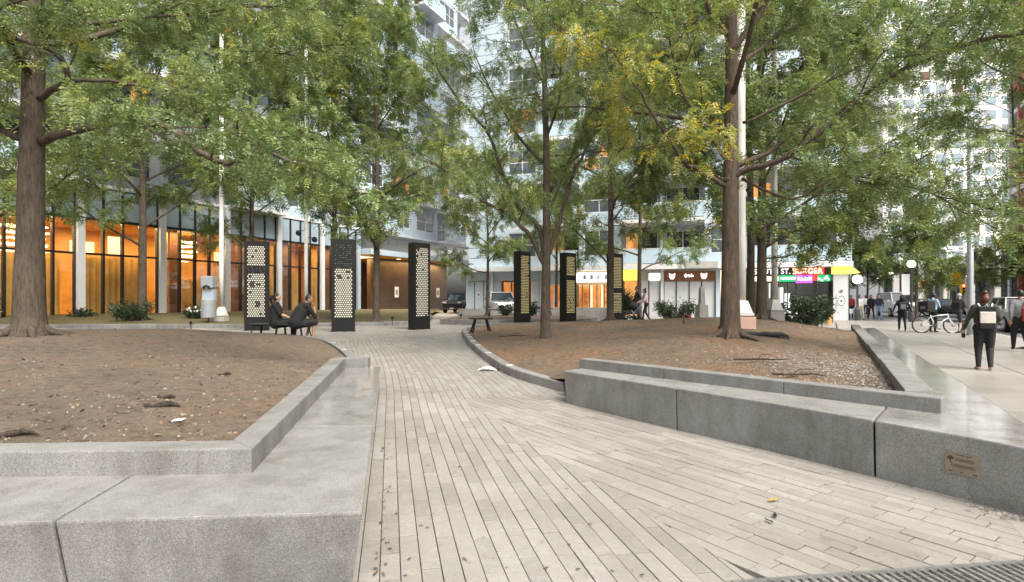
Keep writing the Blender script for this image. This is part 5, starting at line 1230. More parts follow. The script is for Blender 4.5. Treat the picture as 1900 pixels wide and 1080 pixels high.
for (px, py, s_, th) in ((1435,929,.055,.5),(1438,958,.04,1.2),(1427,968,.035,2)):
    v = on(px, py, .006); o = tag(MB().add([(-s_,0,0),(-s_*.3,s_*.4,.008),(s_*.5,s_*.3,.004),(s_,0,.012),(s_*.3,-s_*.35,.004),(-s_*.5,-s_*.3,.008)], [(0,1,5),(1,2,4,5),(2,3,4)]).build('fallen_leaf', M['yleaf'] if py < 950 else M['leaf_dark']), {929:'upper yellow fallen leaf on the pale pavers at right',958:'dark green leaf cluster lying on the pale pavers',968:'lowest fallen leaf in the row on the pale pavers'}[py], 'leaf'); o.location = v+Vector((0,0,.004)); o.rotation_euler = (0,0,th)
M['paper'] = plain('white_paper', (.75,.75,.73), .7, var=.06)
v = on(331, 771, .6); v.z = left_bed.z(v.x, v.y)+.012; o = tag(MB().add([(-.04,-.035,0),(.045,-.03,.006),(.04,.035,.012),(-.045,.03,.004)], [(0,1,2,3)]).build('paper_scrap', M['paper']), 'small white paper scrap on the brown soil at left', 'litter'); o.location = v
v = on(912, 690, .1); rr = random.Random(3); mb = MB()
for k in range(2): pass
pts = [(-.16,-.05,.0),(-.05,-.07,.05),(.08,-.06,.03),(.2,-.04,.0),(.19,.06,.01),(.06,.08,.07),(-.06,.07,.03),(-.17,.05,.01)]
o = tag(MB().add(pts+[(0,0,.08)], [(i, (i+1) % 8, 8) for i in range(8)]).build('paper_bag', M['paper']), 'crumpled white bag lying on the path by the kerb', 'litter'); o.location = (v.x-.1, v.y, GZ(v.x, v.y)+.008)
o = tag(MB().add([(x*1.2+.25, y*1.3+.1, z*.8) for x, y, z in pts]+[(.25,.1,.06)], [(i, (i+1) % 8, 8) for i in range(8)]).build('paper_bag', lc[1]), 'flattened brown bag beside the crumpled white one', 'litter'); o.location = (v.x, v.y, GZ(v.x, v.y)+.008)
M['log'] = bark_mat('dark_wood', (.06,.048,.04))
def log(px, py, L, r, th, label, bend=.05, zz=.62):
    v = on(px, py, zz); v.z = left_bed.z(v.x, v.y) if v.x < 0 else right_bed.z(v.x, v.y); n = 7; P_ = []; rd_ = []
    for i in range(n): t = i/(n-1)-.5; P_.append((t*L, bend*math.sin(t*5), r*.45+.01*math.sin(t*9))); rd_.append(r*.75*max(.12, 1-3.6*t*t)*(1+.2*math.sin(i*2.3)))
    o = tag(MB().tube(P_, rd_, 9).build('wood_piece', M['log'], smooth=True), label, 'wood'); o.location = v; o.rotation_euler = (0, .03, th); return o
log(417, 686, .12, .028, .6-1.2, 'short dark stub of wood on the left soil'); log(300, 745, .30, .038, -.15, 'larger dark driftwood piece on the left soil'); log(309, 731, .18, .025, -.75, 'thin dark wood piece lying on the larger one')
log(120, 818, .75, .022, .08, 'long half buried root along the left upstand', .06); log(15, 793, .35, .03, .1, 'buried dark root at the left picture edge')
# black edging mat and pipe around the near right tree
M['rubber'] = plain('black_rubber', (.022,.022,.024), .75, var=.3, scale=12, bmp=.3)
mt = thing('edging_mat', 'torn black mat around the pink granite block', 'mat', (0,0,0))
for (px, py, w_, d_, th) in ((1395,612,.55,.45,.2),(1412,611,.5,.45,.1),(1431,610,.4,.5,-.2),(1440,614,.35,.4,.5),(1330,602,.35,.3,.6)):
    v = on(px, py, .80); v = Vector((v.x, min(v.y, 13.6), 0)); v.z = right_bed.z(v.x, v.y); b3 = MB().box(-w_/2,w_/2,-d_/2,d_/2,-.03,.045).build('mat_piece', M['rubber'], mt, bevel=.015); b3.location = v; b3.rotation_euler = (.05,.08*th,th)
v = on(1432, 622, .74); z_ = right_bed.z(v.x, v.y); o = tag(MB().tube([(-.32,.02,.03),(-.15,.05,.07),(.02,.0,.05),(.18,-.05,.06),(.33,-.02,.02)], [.03,.045,.05,.045,.02], 8).build('rubber_offcut', M['rubber'], smooth=True), 'curled black rubber offcut on the soil near the near right tree', 'offcut'); o.location = (v.x, v.y, z_)
for (px, py, L, th, lab) in ((1420,680,.9,.1,'long dark root lying near the granite upstand'),(1480,700,.6,-.15,'short dark root lying on the gravel'),(960,620,1.1,.35,'bare fallen twig under the forked tree')):
    v = on(px, py, .55); v.z = right_bed.z(v.x, v.y); mb = MB(); rr = random.Random(px); P_ = [Vector((L*(t-.5), .08*math.sin(t*7+px), .02+.02*rr.random())) for t in (0,.2,.4,.6,.8,1)]; mb.tube(P_, [.012,.015,.014,.012,.009,.005], 6)
    mb.tube([P_[2], P_[2]+Vector((.15,.18,.04)), P_[2]+Vector((.35,.25,.03))], [.008,.006,.003], 5)
    o = tag(mb.build('fallen_branch', M['log']), lab, 'branch'); o.location = v; o.rotation_euler = (0,0,th)
# ------------------------------------------------------------------ people
SKIN = [plain('skin_fair', (.50,.31,.23), .5, var=.05), plain('skin_tan', (.36,.20,.13), .5, var=.05), plain('skin_dark', (.10,.055,.038), .5, var=.05)]
def cloth(name, c): return plain(name, c, .85, var=.22, scale=14, bmp=.15)
C = {k: cloth('cloth_'+k, c) for k, c in dict(black=(.012,.012,.013), char=(.035,.036,.038), olive=(.045,.045,.035), blue=(.33,.42,.58), white=(.68,.67,.65), pink=(.62,.33,.38), rose=(.42,.10,.13), jeans=(.16,.24,.38), beige=(.42,.36,.26), navy=(.02,.025,.05), grey=(.16,.16,.17), red=(.35,.03,.035), tan=(.60,.55,.51)).items()}
M['hair'] = plain('dark_hair', (.012,.009,.008), .45, var=.3, scale=40); M['hair_red'] = plain('auburn_hair', (.09,.022,.012), .5, var=.3, scale=40); M['hair_grey'] = plain('grey_hair', (.30,.29,.28), .6); M['shoe'] = plain('shoe', (.02,.02,.022), .5)
STAND = dict(hip=(0,0,.93), lhip=(-.09,0,.90), rhip=(.09,0,.90), lknee=(-.10,.03,.49), rknee=(.10,.03,.49), lank=(-.10,-.02,.085), rank=(.10,-.02,.085), ltoe=(-.11,.15,.035), rtoe=(.11,.15,.035),
             chest=(0,0,1.28), lsh=(-.175,-.01,1.40), rsh=(.175,-.01,1.40), lel=(-.23,-.02,1.12), rel=(.23,-.02,1.12), lwr=(-.23,.06,.88), rwr=(.23,.06,.88), neck=(0,-.01,1.47), head=(0,.02,1.61), look=(0,1,0))
def person(label, loc, rz, pose=None, top='black', legs='black', skin=0, feet='shoe', sleeve='long', shorts=False, hair='hair', style='short', sc=1, vox=.026, thick=1.0, waist=1.0, name='person', fing=True, jacket=None):
    J = {k: Vector(v) for k, v in {**STAND, **(pose or {})}.items()}
    o = thing(name, label, 'person', loc, rz); o.scale = (sc,)*3
    rods = []                                          # a, b, ra, rb, material index
    mats = [C.get(top, None), C.get(legs, None), SKIN[skin], M['shoe'] if feet == 'shoe' else SKIN[skin], C[jacket] if jacket else C[top]]
    def rod(a, b_, ra, rb, m_): rods.append((Vector(a), Vector(b_), ra, rb, m_))
    for s_ in 'lr':
        h, k, a, t = J[s_+'hip'], J[s_+'knee'], J[s_+'ank'], J[s_+'toe']
        rod(h, k, .088*thick, .062*thick, 1)
        if shorts: rod(k, a, .052, .036, 2)
        else: rod(k, a, .060*thick, .047, 1)
        heel = a+(a-t)*Vector((.25,.25,0))+Vector((0,0,-.04)) if False else a+Vector((0,0,-.035))
        rod(heel, t, .042, .033, 3); rod(a, heel, .04, .04, 3 if feet == 'shoe' else 2)
        sh, e, w_ = J[s_+'sh'], J[s_+'el'], J[s_+'wr']
        rod(sh, e, .057*thick, .047, 4); rod(e, w_, .044 if sleeve == 'long' else .038, .032 if sleeve == 'long' else .026, 4 if sleeve == 'long' else 2)
        if sleeve == 'short': rod(sh.lerp(e, .7), e, .04, .04, 2)
        d = (w_-e).normalized(); hd = J.get(s_+'hand', w_+d*.085+Vector((0,.01,-.01))); hd = Vector(hd); dh = (hd-w_).normalized(); sd_ = dh.cross(Vector((0,1,0)) if abs(dh.y) < .8 else Vector((1,0,0))).normalized(); nn = sd_.cross(dh)
        rod(w_, hd, .026, .030, 2)
        for q, fl in zip((-.024,-.008,.008,.024), (.062,.075,.07,.055)):
            b0 = hd+sd_*q+dh*.01; k1 = b0+dh*fl*.5+nn*.008; rod(b0, k1, .0095, .009, 2); rod(k1, k1+dh*fl*.4+nn*.022, .009, .0075, 2)
        tb = w_.lerp(hd, .35)+sd_*-.026; rod(tb, tb-sd_*.022+dh*.035, .011, .010, 2); rod(tb-sd_*.022+dh*.035, tb-sd_*.02+dh*.062, .010, .008, 2)
    hp, ch = J['hip'], J['chest']; ax = (J['rsh']-J['lsh']).normalized(); hx = (J['rhip']-J['lhip']).normalized()
    rod(J['lhip']+Vector((0,0,.03)), J['rhip']+Vector((0,0,.03)), .098*thick, .098*thick, 1)
    for k in (-1, 1): rod(hp+hx*k*.06, ch+ax*k*.075, .095*thick*waist, .108*thick, 0); rod(ch+ax*k*.07, (J['lsh'] if k < 0 else J['rsh'])-ax*k*.03, .10*thick, .062*thick, 0)
    rod(J['lsh'], J['rsh'], .058, .058, 0); rod((J['lsh']+J['rsh'])/2+Vector((0,0,-.02)), J['neck'], .075, .055, 0)
    rod(J['neck'], J['head']+Vector((0,-.01,-.05)), .052, .05, 2)
    fw = J['look'].normalized(); rt = fw.cross(Vector((0,0,1))).normalized(); up = rt.cross(fw); H = J['head']
    mb = MB()
    for a, b_, ra, rb, m_ in rods:
        if (b_-a).length > 1e-4: mb.tube([a, b_], [ra, rb], 10)
        mb.ball(a, ra, 10, 6); mb.ball(b_, rb, 10, 6)
    def hv(x, y, z): return H+rt*x+fw*y+up*z
    hb = MB(); hb.ball((0,0,0), 1, 14, 10); vs_ = [hv(v[0]*.076, v[1]*.094, v[2]*.115) for v in hb.v]; mb.add(vs_, hb.f)
    jaw = MB().ball((0,0,0), 1, 10, 8); mb.add([hv(v[0]*.055, .03+v[1]*.058, -.065+v[2]*.055) for v in jaw.v], jaw.f)
    nose = MB().ball((0,0,0), 1, 8, 6); mb.add([hv(v[0]*.014, .10+v[1]*.02, -.012+v[2]*.028) for v in nose.v], nose.f)
    for k in (-1, 1): mb.add([hv(k*.078+v[0]*.012, -.005+v[1]*.022, -.005+v[2]*.032) for v in nose.v], nose.f)
    me = mb.mesh('body'); t = bpy.data.objects.new('t', me); COL.objects.link(t); md = t.modifiers.new('r', 'REMESH'); md.mode = 'VOXEL'; md.voxel_size = vox; sm_ = t.modifiers.new('s', 'SMOOTH'); sm_.factor = .5; sm_.iterations = 2
    dg = bpy.context.evaluated_depsgraph_get(); m2 = bpy.data.meshes.new_from_object(t.evaluated_get(dg)); bpy.data.objects.remove(t); bpy.data.meshes.remove(me)
    n = len(m2.polygons); cen = np.empty(n*3); m2.polygons.foreach_get('center', cen); cen = cen.reshape(-1, 3)
    best = np.full(n, 1e9); idx = np.zeros(n, dtype=np.int32)
    rr_ = rods+[(H, H+Vector((0,0,.001)), .11, .11, 2)]
    for a, b_, ra, rb, m_ in rr_:
        a = np.array(a); d = np.array(b_)-a; q = np.clip(((cen-a)@d)/max(d@d, 1e-9), 0, 1); ds = np.linalg.norm(cen-a-q[:, None]*d, axis=1)-(ra+(rb-ra)*q); k = ds < best; best[k] = ds[k]; idx[k] = m_
    m2.materials.clear()
    for m_ in mats: m2.materials.append(m_)
    m2.polygons.foreach_set('material_index', idx); m2.polygons.foreach_set('use_smooth', [True]*n); m2.update(); m2.name = 'body'; link('body', m2, o)
    # hair, eyes, mouth
    hm = M[hair]; hb2 = MB(); ball = MB().ball((0,0,0), 1, 14, 10)
    hb2.add([hv(v[0]*.086, -.018+v[1]*.093, .022+v[2]*.108) for v in ball.v], ball.f)
    if style == 'pony': hb2.tube([hv(0,-.09,.05), hv(0,-.15,.03), hv(0,-.17,-.06), hv(0,-.14,-.22)], [.03,.042,.045,.015], 8); hb2.add([hv(v[0]*.08, -.04+v[1]*.075, -.04+v[2]*.09) for v in ball.v], ball.f)
    if style == 'bun': hb2.add([hv(v[0]*.05, -.06+v[1]*.05, .13+v[2]*.045) for v in ball.v], ball.f); hb2.add([hv(v[0]*.09, -.045+v[1]*.08, -.02+v[2]*.10) for v in ball.v], ball.f)
    if style == 'long': hb2.tube([hv(0,-.04,.02), hv(0,-.07,-.08), hv(0,-.08,-.24)], [.085,.085,.06], 10)
    if style == 'hood': hb2.tube([hv(0,-.03,.06), hv(0,-.05,-.06), hv(0,-.06,-.19)], [.095,.105,.125], 12)
    if style == 'cap': hb2.add([hv(v[0]*.09, .06+v[1]*.1, .06+v[2]*.012) for v in ball.v], ball.f)
    hb2.build('hair' if style != 'hood' else 'hood', hm if style != 'hood' else C[top], o, smooth=True)
    for k in (-1, 1): MB().add([hv(k*.03+v[0]*.012, .083+v[1]*.008, .012+v[2]*.007) for v in nose.v], nose.f).build('eye', M['steel_black'], o)
    MB().add([hv(v[0]*.022, .088+v[1]*.008, -.065+v[2]*.006) for v in nose.v], nose.f).build('mouth', C['rose'], o)
    return o
def place(px, Y, z=None):
    x = (px-950)/1000*Y; return Vector((x, Y, GZ(x, Y) if z is None else z))
def world_pack(name, label, loc, rz, parts, cat='backpack', sc=1):
    o = thing(name, label, cat, loc, rz); o.scale = (sc,)*3
    for nm, mat, fn in parts: fn(MB()).build(nm, mat, o, smooth=False, bevel=.0)
    return o
WALK = dict(lknee=(-.10,.16,.52), lank=(-.10,.20,.10), ltoe=(-.10,.36,.06), rknee=(.10,.0,.50), rank=(.10,-.22,.12), rtoe=(.10,-.08,.03), lel=(-.24,-.12,1.13), lwr=(-.23,-.10,.88), rel=(.24,.04,1.13), rwr=(.23,.18,.93))
# seated pair
rzB = R(-60)
seatz = .30+.45
SITW = dict(hip=(0,-.05,.55), lhip=(-.10,-.03,.53), rhip=(.10,-.03,.53), lknee=(-.13,.40,.55), rknee=(.12,.42,.55), lank=(-.12,.36,.10), rank=(.13,.42,.10), ltoe=(-.12,.54,.04), rtoe=(.13,.60,.04),
            chest=(0,-.06,.92), lsh=(-.19,-.06,1.05), rsh=(.19,-.06,1.05), lel=(-.25,.06,.78), rel=(.25,.08,.78), lwr=(-.12,.30,.67), rwr=(.13,.32,.68), neck=(0,-.05,1.12), head=(0,-.02,1.26), look=(.1,1,0))
person('woman in black with dark ponytail seated on the kerbside bench', (-6.88, 15.85, .195), R(-72), SITW, 'black', 'black', 0, style='pony', vox=.016, sc=1.06, thick=1.6, sleeve='short', waist=1.2)
SITM = dict(hip=(0,-.06,.55), lhip=(-.10,-.03,.53), rhip=(.10,-.03,.53), lknee=(-.16,.40,.56), rknee=(.17,.40,.56), lank=(-.14,.26,.10), rank=(.20,.34,.10), ltoe=(-.14,.44,.04), rtoe=(.22,.52,.04),
            chest=(0,.10,.88), lsh=(-.19,.18,1.02), rsh=(.19,.18,1.02), lel=(-.22,.38,.72), rel=(.20,.42,.70), lwr=(.0,.44,.70), rwr=(.07,.42,.98), rhand=(.04,.38,1.06), neck=(0,.22,1.08), head=(.02,.30,1.20), look=(.55,.85,-.1))
person('man in black with bare calves leaning forward on the kerbside bench', (-6.22, 15.65, .195), R(-52), SITM, 'black', 'black', 1, shorts=True, sleeve='short', vox=.016, sc=1.06, thick=1.6, waist=1.2)
# couple with stroller
PUSH = dict(WALK, rel=(.22,.16,1.12), rwr=(.14,.40,1.02), lel=(-.22,.16,1.12), lwr=(-.14,.40,1.02), chest=(0,.03,1.28), lsh=(-.17,.05,1.40), rsh=(.17,.05,1.40), neck=(0,.06,1.47), head=(0,.10,1.60))
cz = GZ(.232*26.5, 26.5)
person('man in dark jacket walking beside the stroller', place(1182, 27.9), R(95), WALK, 'char', 'black', 1, sc=1.05)
person('woman in pink top pushing the stroller', place(1199, 27.0), R(92), PUSH, 'pink', 'black', 0, style='bun', sc=.97, jacket='tan')
st = thing('stroller', 'dark stroller with slanted handle pushed by the woman in pink', 'stroller', place(1172, 27.0), R(92))
def wheel(mb, c, r, t, n=16): mb.tube([Vector(c)+Vector((-t/2,0,0)), Vector(c)+Vector((t/2,0,0))], r, n)
for sx in (-.25,.25):
    for y, r_ in ((-.30,.13),(.35,.11)): wheel(w_ := MB(), (sx,y,r_), r_, .04); w_.build('wheel', M['steel_black'], st)
    MB().tube([(sx,-.55,1.0),(sx,-.2,.62),(sx,.35,.12)], .015, 6).build('frame_tube', M['grey_metal'], st); MB().tube([(sx,.1,.62),(sx,-.3,.13)], .014, 6).build('frame_tube', M['grey_metal'], st)
MB().tube([(-.25,-.55,1.0),(.25,-.55,1.0)], .018, 6).build('handle', M['steel_black'], st); MB().prism([(-.22,-.25),(.22,-.25),(.22,.4),(-.22,.4)], .40, .55).build('seat', C['char'], st, bevel=.04)
MB().bar((0,-.22,.5),(0,-.33,.92),.42,.06, (0,1,0)).build('backrest', C['char'], st); hb = MB().ball((0,-.12,.80), .27, 12, 8, sc=(.85,1,.75)); hb.build('hood', C['char'], st, smooth=True)
MB().box(-.2,.2,-.3,.2,.18,.30).build('basket', C['black'], st)
# sidewalk people
person('woman in black hooded top walking away along the sidewalk', place(1674, 24.6, 0), R(-30), dict(WALK, lel=(-.30,-.08,1.14), rel=(.30,.0,1.14), lwr=(-.36,-.06,.92), rwr=(.38,.05,.92)), 'black', 'black', 1, style='hood', sc=.96, thick=1.08)
def soft_box(x0, x1, y0, y1, z0, z1): return lambda m_: m_.box(x0, x1, y0, y1, z0, z1)
def pack(label, loc, rz, sc, main, pocket, strap, z0=.98, z1=1.43, w_=.30, trim=None):
    o = thing('backpack', label, 'backpack', loc, rz); o.scale = (sc,)*3
    MB().box(-w_/2, w_/2, -.30, -.135, z0, z1).build('main_bag', main, o, bevel=.045, seg=3); MB().box(-w_*.4, w_*.4, -.345, -.29, z0+.06, z1-.12).build('pocket', pocket, o, bevel=.02, seg=2)
    if trim: MB().box(-w_*.42, w_*.42, -.352, -.28, z0-.015, z0+.12).build('base_panel', trim, o, bevel=.02)
    MB().tube([(-.03,-.2,z1-.01),(0,-.2,z1+.045),(.03,-.2,z1-.01)], .009, 6).build('loop', strap, o)
    for s_ in (-1,1): MB().tube([(s_*.09,-.15,z1-.04),(s_*.12,-.06,z1+.055),(s_*.13,.075,z1-.04),(s_*.15,.085,z1-.22),(s_*.16,-.06,z0+.08)], .016, 6).build('strap', strap, o)
    return o
pack('charcoal backpack worn by the hooded walker', place(1674, 24.6, 0), R(-30), .96, C['char'], C['grey'], C['black'], w_=.26, z1=1.38)
hw = place(1827, 11.25, 0)
person('woman in olive top and black leggings carrying a white backpack', hw, R(-32), dict(WALK, lknee=(-.10,.06,.50), lank=(-.11,-.02,.09), ltoe=(-.13,.15,.03), rknee=(.10,.07,.50), rank=(.08,-.12,.10), rtoe=(.10,.05,.03), lel=(-.29,.0,1.13), lwr=(-.34,.10,.90), lhand=(-.35,.13,.83), rel=(.26,.02,1.15), rwr=(.20,.2,1.0)), 'olive', 'black', 0, feet='bare', style='bun', hair='hair_red', vox=.014, thick=1.32, waist=.95, sc=.93)
pack('white and black backpack on the nearest walking woman', hw, R(-32), .93, C['black'], C['tan'], C['white'], w_=.33, z0=.95, z1=1.43, trim=C['black'])
o = thing('phone', 'dark phone in the hand of the nearest walking woman', 'phone', hw, R(-32)); o.scale = (.93,)*3; MB().box(-.385,-.315,.135,.148,.70,.84).build('phone_body', M['steel_black'], o, bevel=.004)
# courier with delivery bag
cl = place(1731, 23.6, 0)
person('courier in pale blue shirt standing behind the bicycle looking at phone', cl, R(-75), dict(rel=(.22,.10,1.12), rwr=(.10,.26,1.14), lel=(-.22,.10,1.12), lwr=(-.08,.27,1.14), head=(0,.07,1.58), look=(0,1,-.35)), 'blue', 'black', 2, style='cap', sc=1.0)
o = thing('delivery_bag', 'square black delivery bag on the back of the courier', 'bag', cl, R(-75)); MB().box(-.22,.22,-.58,-.13,.88,1.34).build('box_bag', C['black'], o, bevel=.03); MB().box(-.12,.12,-.585,-.579,1.02,1.14).build('reflector', C['grey'], o); MB().box(-.2,.2,-.5,-.2,1.341,1.36).build('lid', C['char'], o)
# man with one knee raised
person('man in black shirt and shorts standing with one knee raised', place(1776, 22.9, 0), R(-70), dict(lknee=(-.12,.40,.80), lank=(-.12,.46,.42), ltoe=(-.12,.60,.38), rknee=(.10,.05,.49), rank=(.10,-.05,.09), rel=(.24,.08,1.12), rwr=(.16,.28,.98), lel=(-.24,.08,1.12), lwr=(-.16,.30,.96), chest=(0,.05,1.27), lsh=(-.17,.08,1.38), rsh=(.17,.08,1.38), neck=(0,.10,1.45), head=(0,.14,1.58), look=(0,1,-.25)), 'black', 'char', 0, shorts=True, sleeve='short', hair='hair_grey', thick=1.1)
o = thing('low_stool', 'low kerbside rack under the raised foot of the man in black', 'rack', place(1800, 23.2, 0)+Vector((-.15,0,0)), R(-70)); MB().tube([(-.3,0,0),(-.3,0,.34),(.3,0,.34),(.3,0,0)], .025, 8).build('hoop', M['dark_grey'], o)
# person leaving at the right edge
ep = place(1893, 15.2, 0)
person('person in grey coat at the right picture edge', ep, R(-30), WALK, 'grey', 'black', 1, style='short', thick=1.3)
o = thing('shoulder_bag', 'dark red bag on the shoulder of the person at the right edge', 'bag', ep, R(-30)); MB().box(-.02,.34,-.34,-.17,.85,1.22).build('bag_body', C['red'], o, bevel=.04); MB().tube([(.0,-.2,1.2),(.12,-.1,1.47),(.2,-.1,1.42),(.3,-.2,1.2)], .014, 6).build('strap', C['red'], o)
# pedestrians at the corner
person('pedestrian in white top and beige skirt near the shop corner', place(1596, 36.5, 0), R(170), WALK, 'white', 'beige', 0, style='long', thick=1.1)
person('pedestrian in black with white blouse walking toward the plaza', place(1616, 37.5, 0), R(165), WALK, 'black', 'black', 0, style='long', hair='hair_red')
person('pedestrian in navy top and blue jeans at the corner', place(1631, 36.0, 0), R(150), WALK, 'navy', 'jeans', 0, style='long')
person('pedestrian in red top behind the white table', place(1579, 38.5, 0), R(160), {}, 'red', 'black', 1)
person('pedestrian in white shirt farthest back at the corner', place(1606, 43, 0), R(170), WALK, 'white', 'black', 2)

# ------------------------------------------------------------------ bicycle
M['bike_white'] = plain('white_bike_paint', (.75,.76,.78), .3)
bk = thing('bicycle', 'white framed mountain bicycle standing on the sidewalk', 'bicycle', place(1739, 23.1, 0), R(-20))
RW = .345; AX = .56
for x_ in (-AX, AX):
    wh = MB(); n = 28
    ring = [(x_+RW*math.cos(2*math.pi*k/n), 0, RW+RW*math.sin(2*math.pi*k/n)) for k in range(n)]
    wh.tube([Vector(p) for p in ring]+[Vector(ring[0]), Vector(ring[1])], .024, 6, cap=False); wo_ = wh.build('wheel', M['steel_black'], bk)
    rm = MB(); ring = [(x_+(RW-.035)*math.cos(2*math.pi*k/n), 0, RW+(RW-.035)*math.sin(2*math.pi*k/n)) for k in range(n)]; rm.tube([Vector(p) for p in ring]+[Vector(ring[0]), Vector(ring[1])], .011, 5, cap=False); rm.build('rim', M['grey_metal'], wo_)
    sp = MB()
    for k in range(18): th = 2*math.pi*k/18; sp.bar((x_,.02*(-1)**k,RW), (x_+(RW-.04)*math.cos(th), 0, RW+(RW-.04)*math.sin(th)), .003, .003)
    tag(sp.build('spokes', M['grey_metal'], wo_), kind='stuff'); MB().tube([(x_,-.05,RW),(x_,.05,RW)], .025, 10).build('hub', M['dark_grey'], wo_)
    MB().tube([(x_,-.012,RW),(x_,-.02,RW)], .075, 16).build('disc', M['grey_metal'], wo_)
bb = Vector((-.10,0,.31)); stt = Vector((-.24,0,.76)); hdt = Vector((.36,0,.80)); hdb = Vector((.40,0,.66))
for nm, a, b_, r_ in (('seat_tube', bb, stt, .019), ('top_tube', stt+Vector((.02,0,-.06)), hdt, .019), ('down_tube', bb, hdb, .024), ('head_tube', hdt+Vector((-.01,0,.03)), hdb+Vector((.01,0,-.03)), .024)): MB().tube([a, b_], r_, 8).build(nm, M['bike_white'], bk, smooth=True)
for sy in (-.06,.06):
    MB().tube([(bb.x,sy*.5,bb.z),(-AX,sy,RW)], .011, 6).build('chain_stay', M['bike_white'], bk); MB().tube([(stt.x,sy*.3,stt.z-.08),(-AX,sy,RW)], .010, 6).build('seat_stay', M['bike_white'], bk); MB().tube([(hdb.x,sy,hdb.z),(AX,sy,RW)], .017, 6).build('fork_leg', M['bike_white'], bk)
MB().tube([stt, stt+Vector((-.05,0,.17))], .014, 6).build('seat_post', M['steel_black'], bk); MB().prism([(-.43,-.07),(-.40,-.08),(-.30,-.04),(-.13,-.02),(-.13,.02),(-.30,.04),(-.40,.08),(-.43,.07)], .93, .975).build('saddle', M['steel_black'], bk, bevel=.01)
MB().tube([hdt, hdt+Vector((-.02,0,.12)), hdt+Vector((.05,0,.15))], .016, 6).build('stem', M['steel_black'], bk); MB().tube([(.42,-.32,.97),(.42,-.1,.94),(.42,.1,.94),(.42,.32,.97)], .013, 6).build('handlebar', M['steel_black'], bk)
for sy in (-.32,.32): MB().tube([(.42,sy-.05,.972),(.42,sy+.05,.972)], .019, 8).build('grip', M['steel_black'], bk)
MB().tube([(bb.x,-.05,bb.z),(bb.x,-.062,bb.z)], .09, 18).build('chainring', M['dark_grey'], bk); MB().bar((bb.x,-.07,bb.z),(bb.x+.12,-.07,bb.z-.12),.025,.015).build('crank', M['dark_grey'], bk); MB().box(bb.x+.08,bb.x+.17,-.17,-.08,bb.z-.135,bb.z-.11).build('pedal', M['steel_black'], bk)
MB().bar((bb.x,.07,bb.z),(bb.x-.12,.07,bb.z+.12),.025,.015).build('crank', M['dark_grey'], bk); MB().box(bb.x-.17,bb.x-.08,.08,.17,bb.z+.11,bb.z+.135).build('pedal', M['steel_black'], bk); MB().tube([(-.15,.05,.31),(-.22,.16,.0)], .01, 6).build('kickstand', M['dark_grey'], bk)

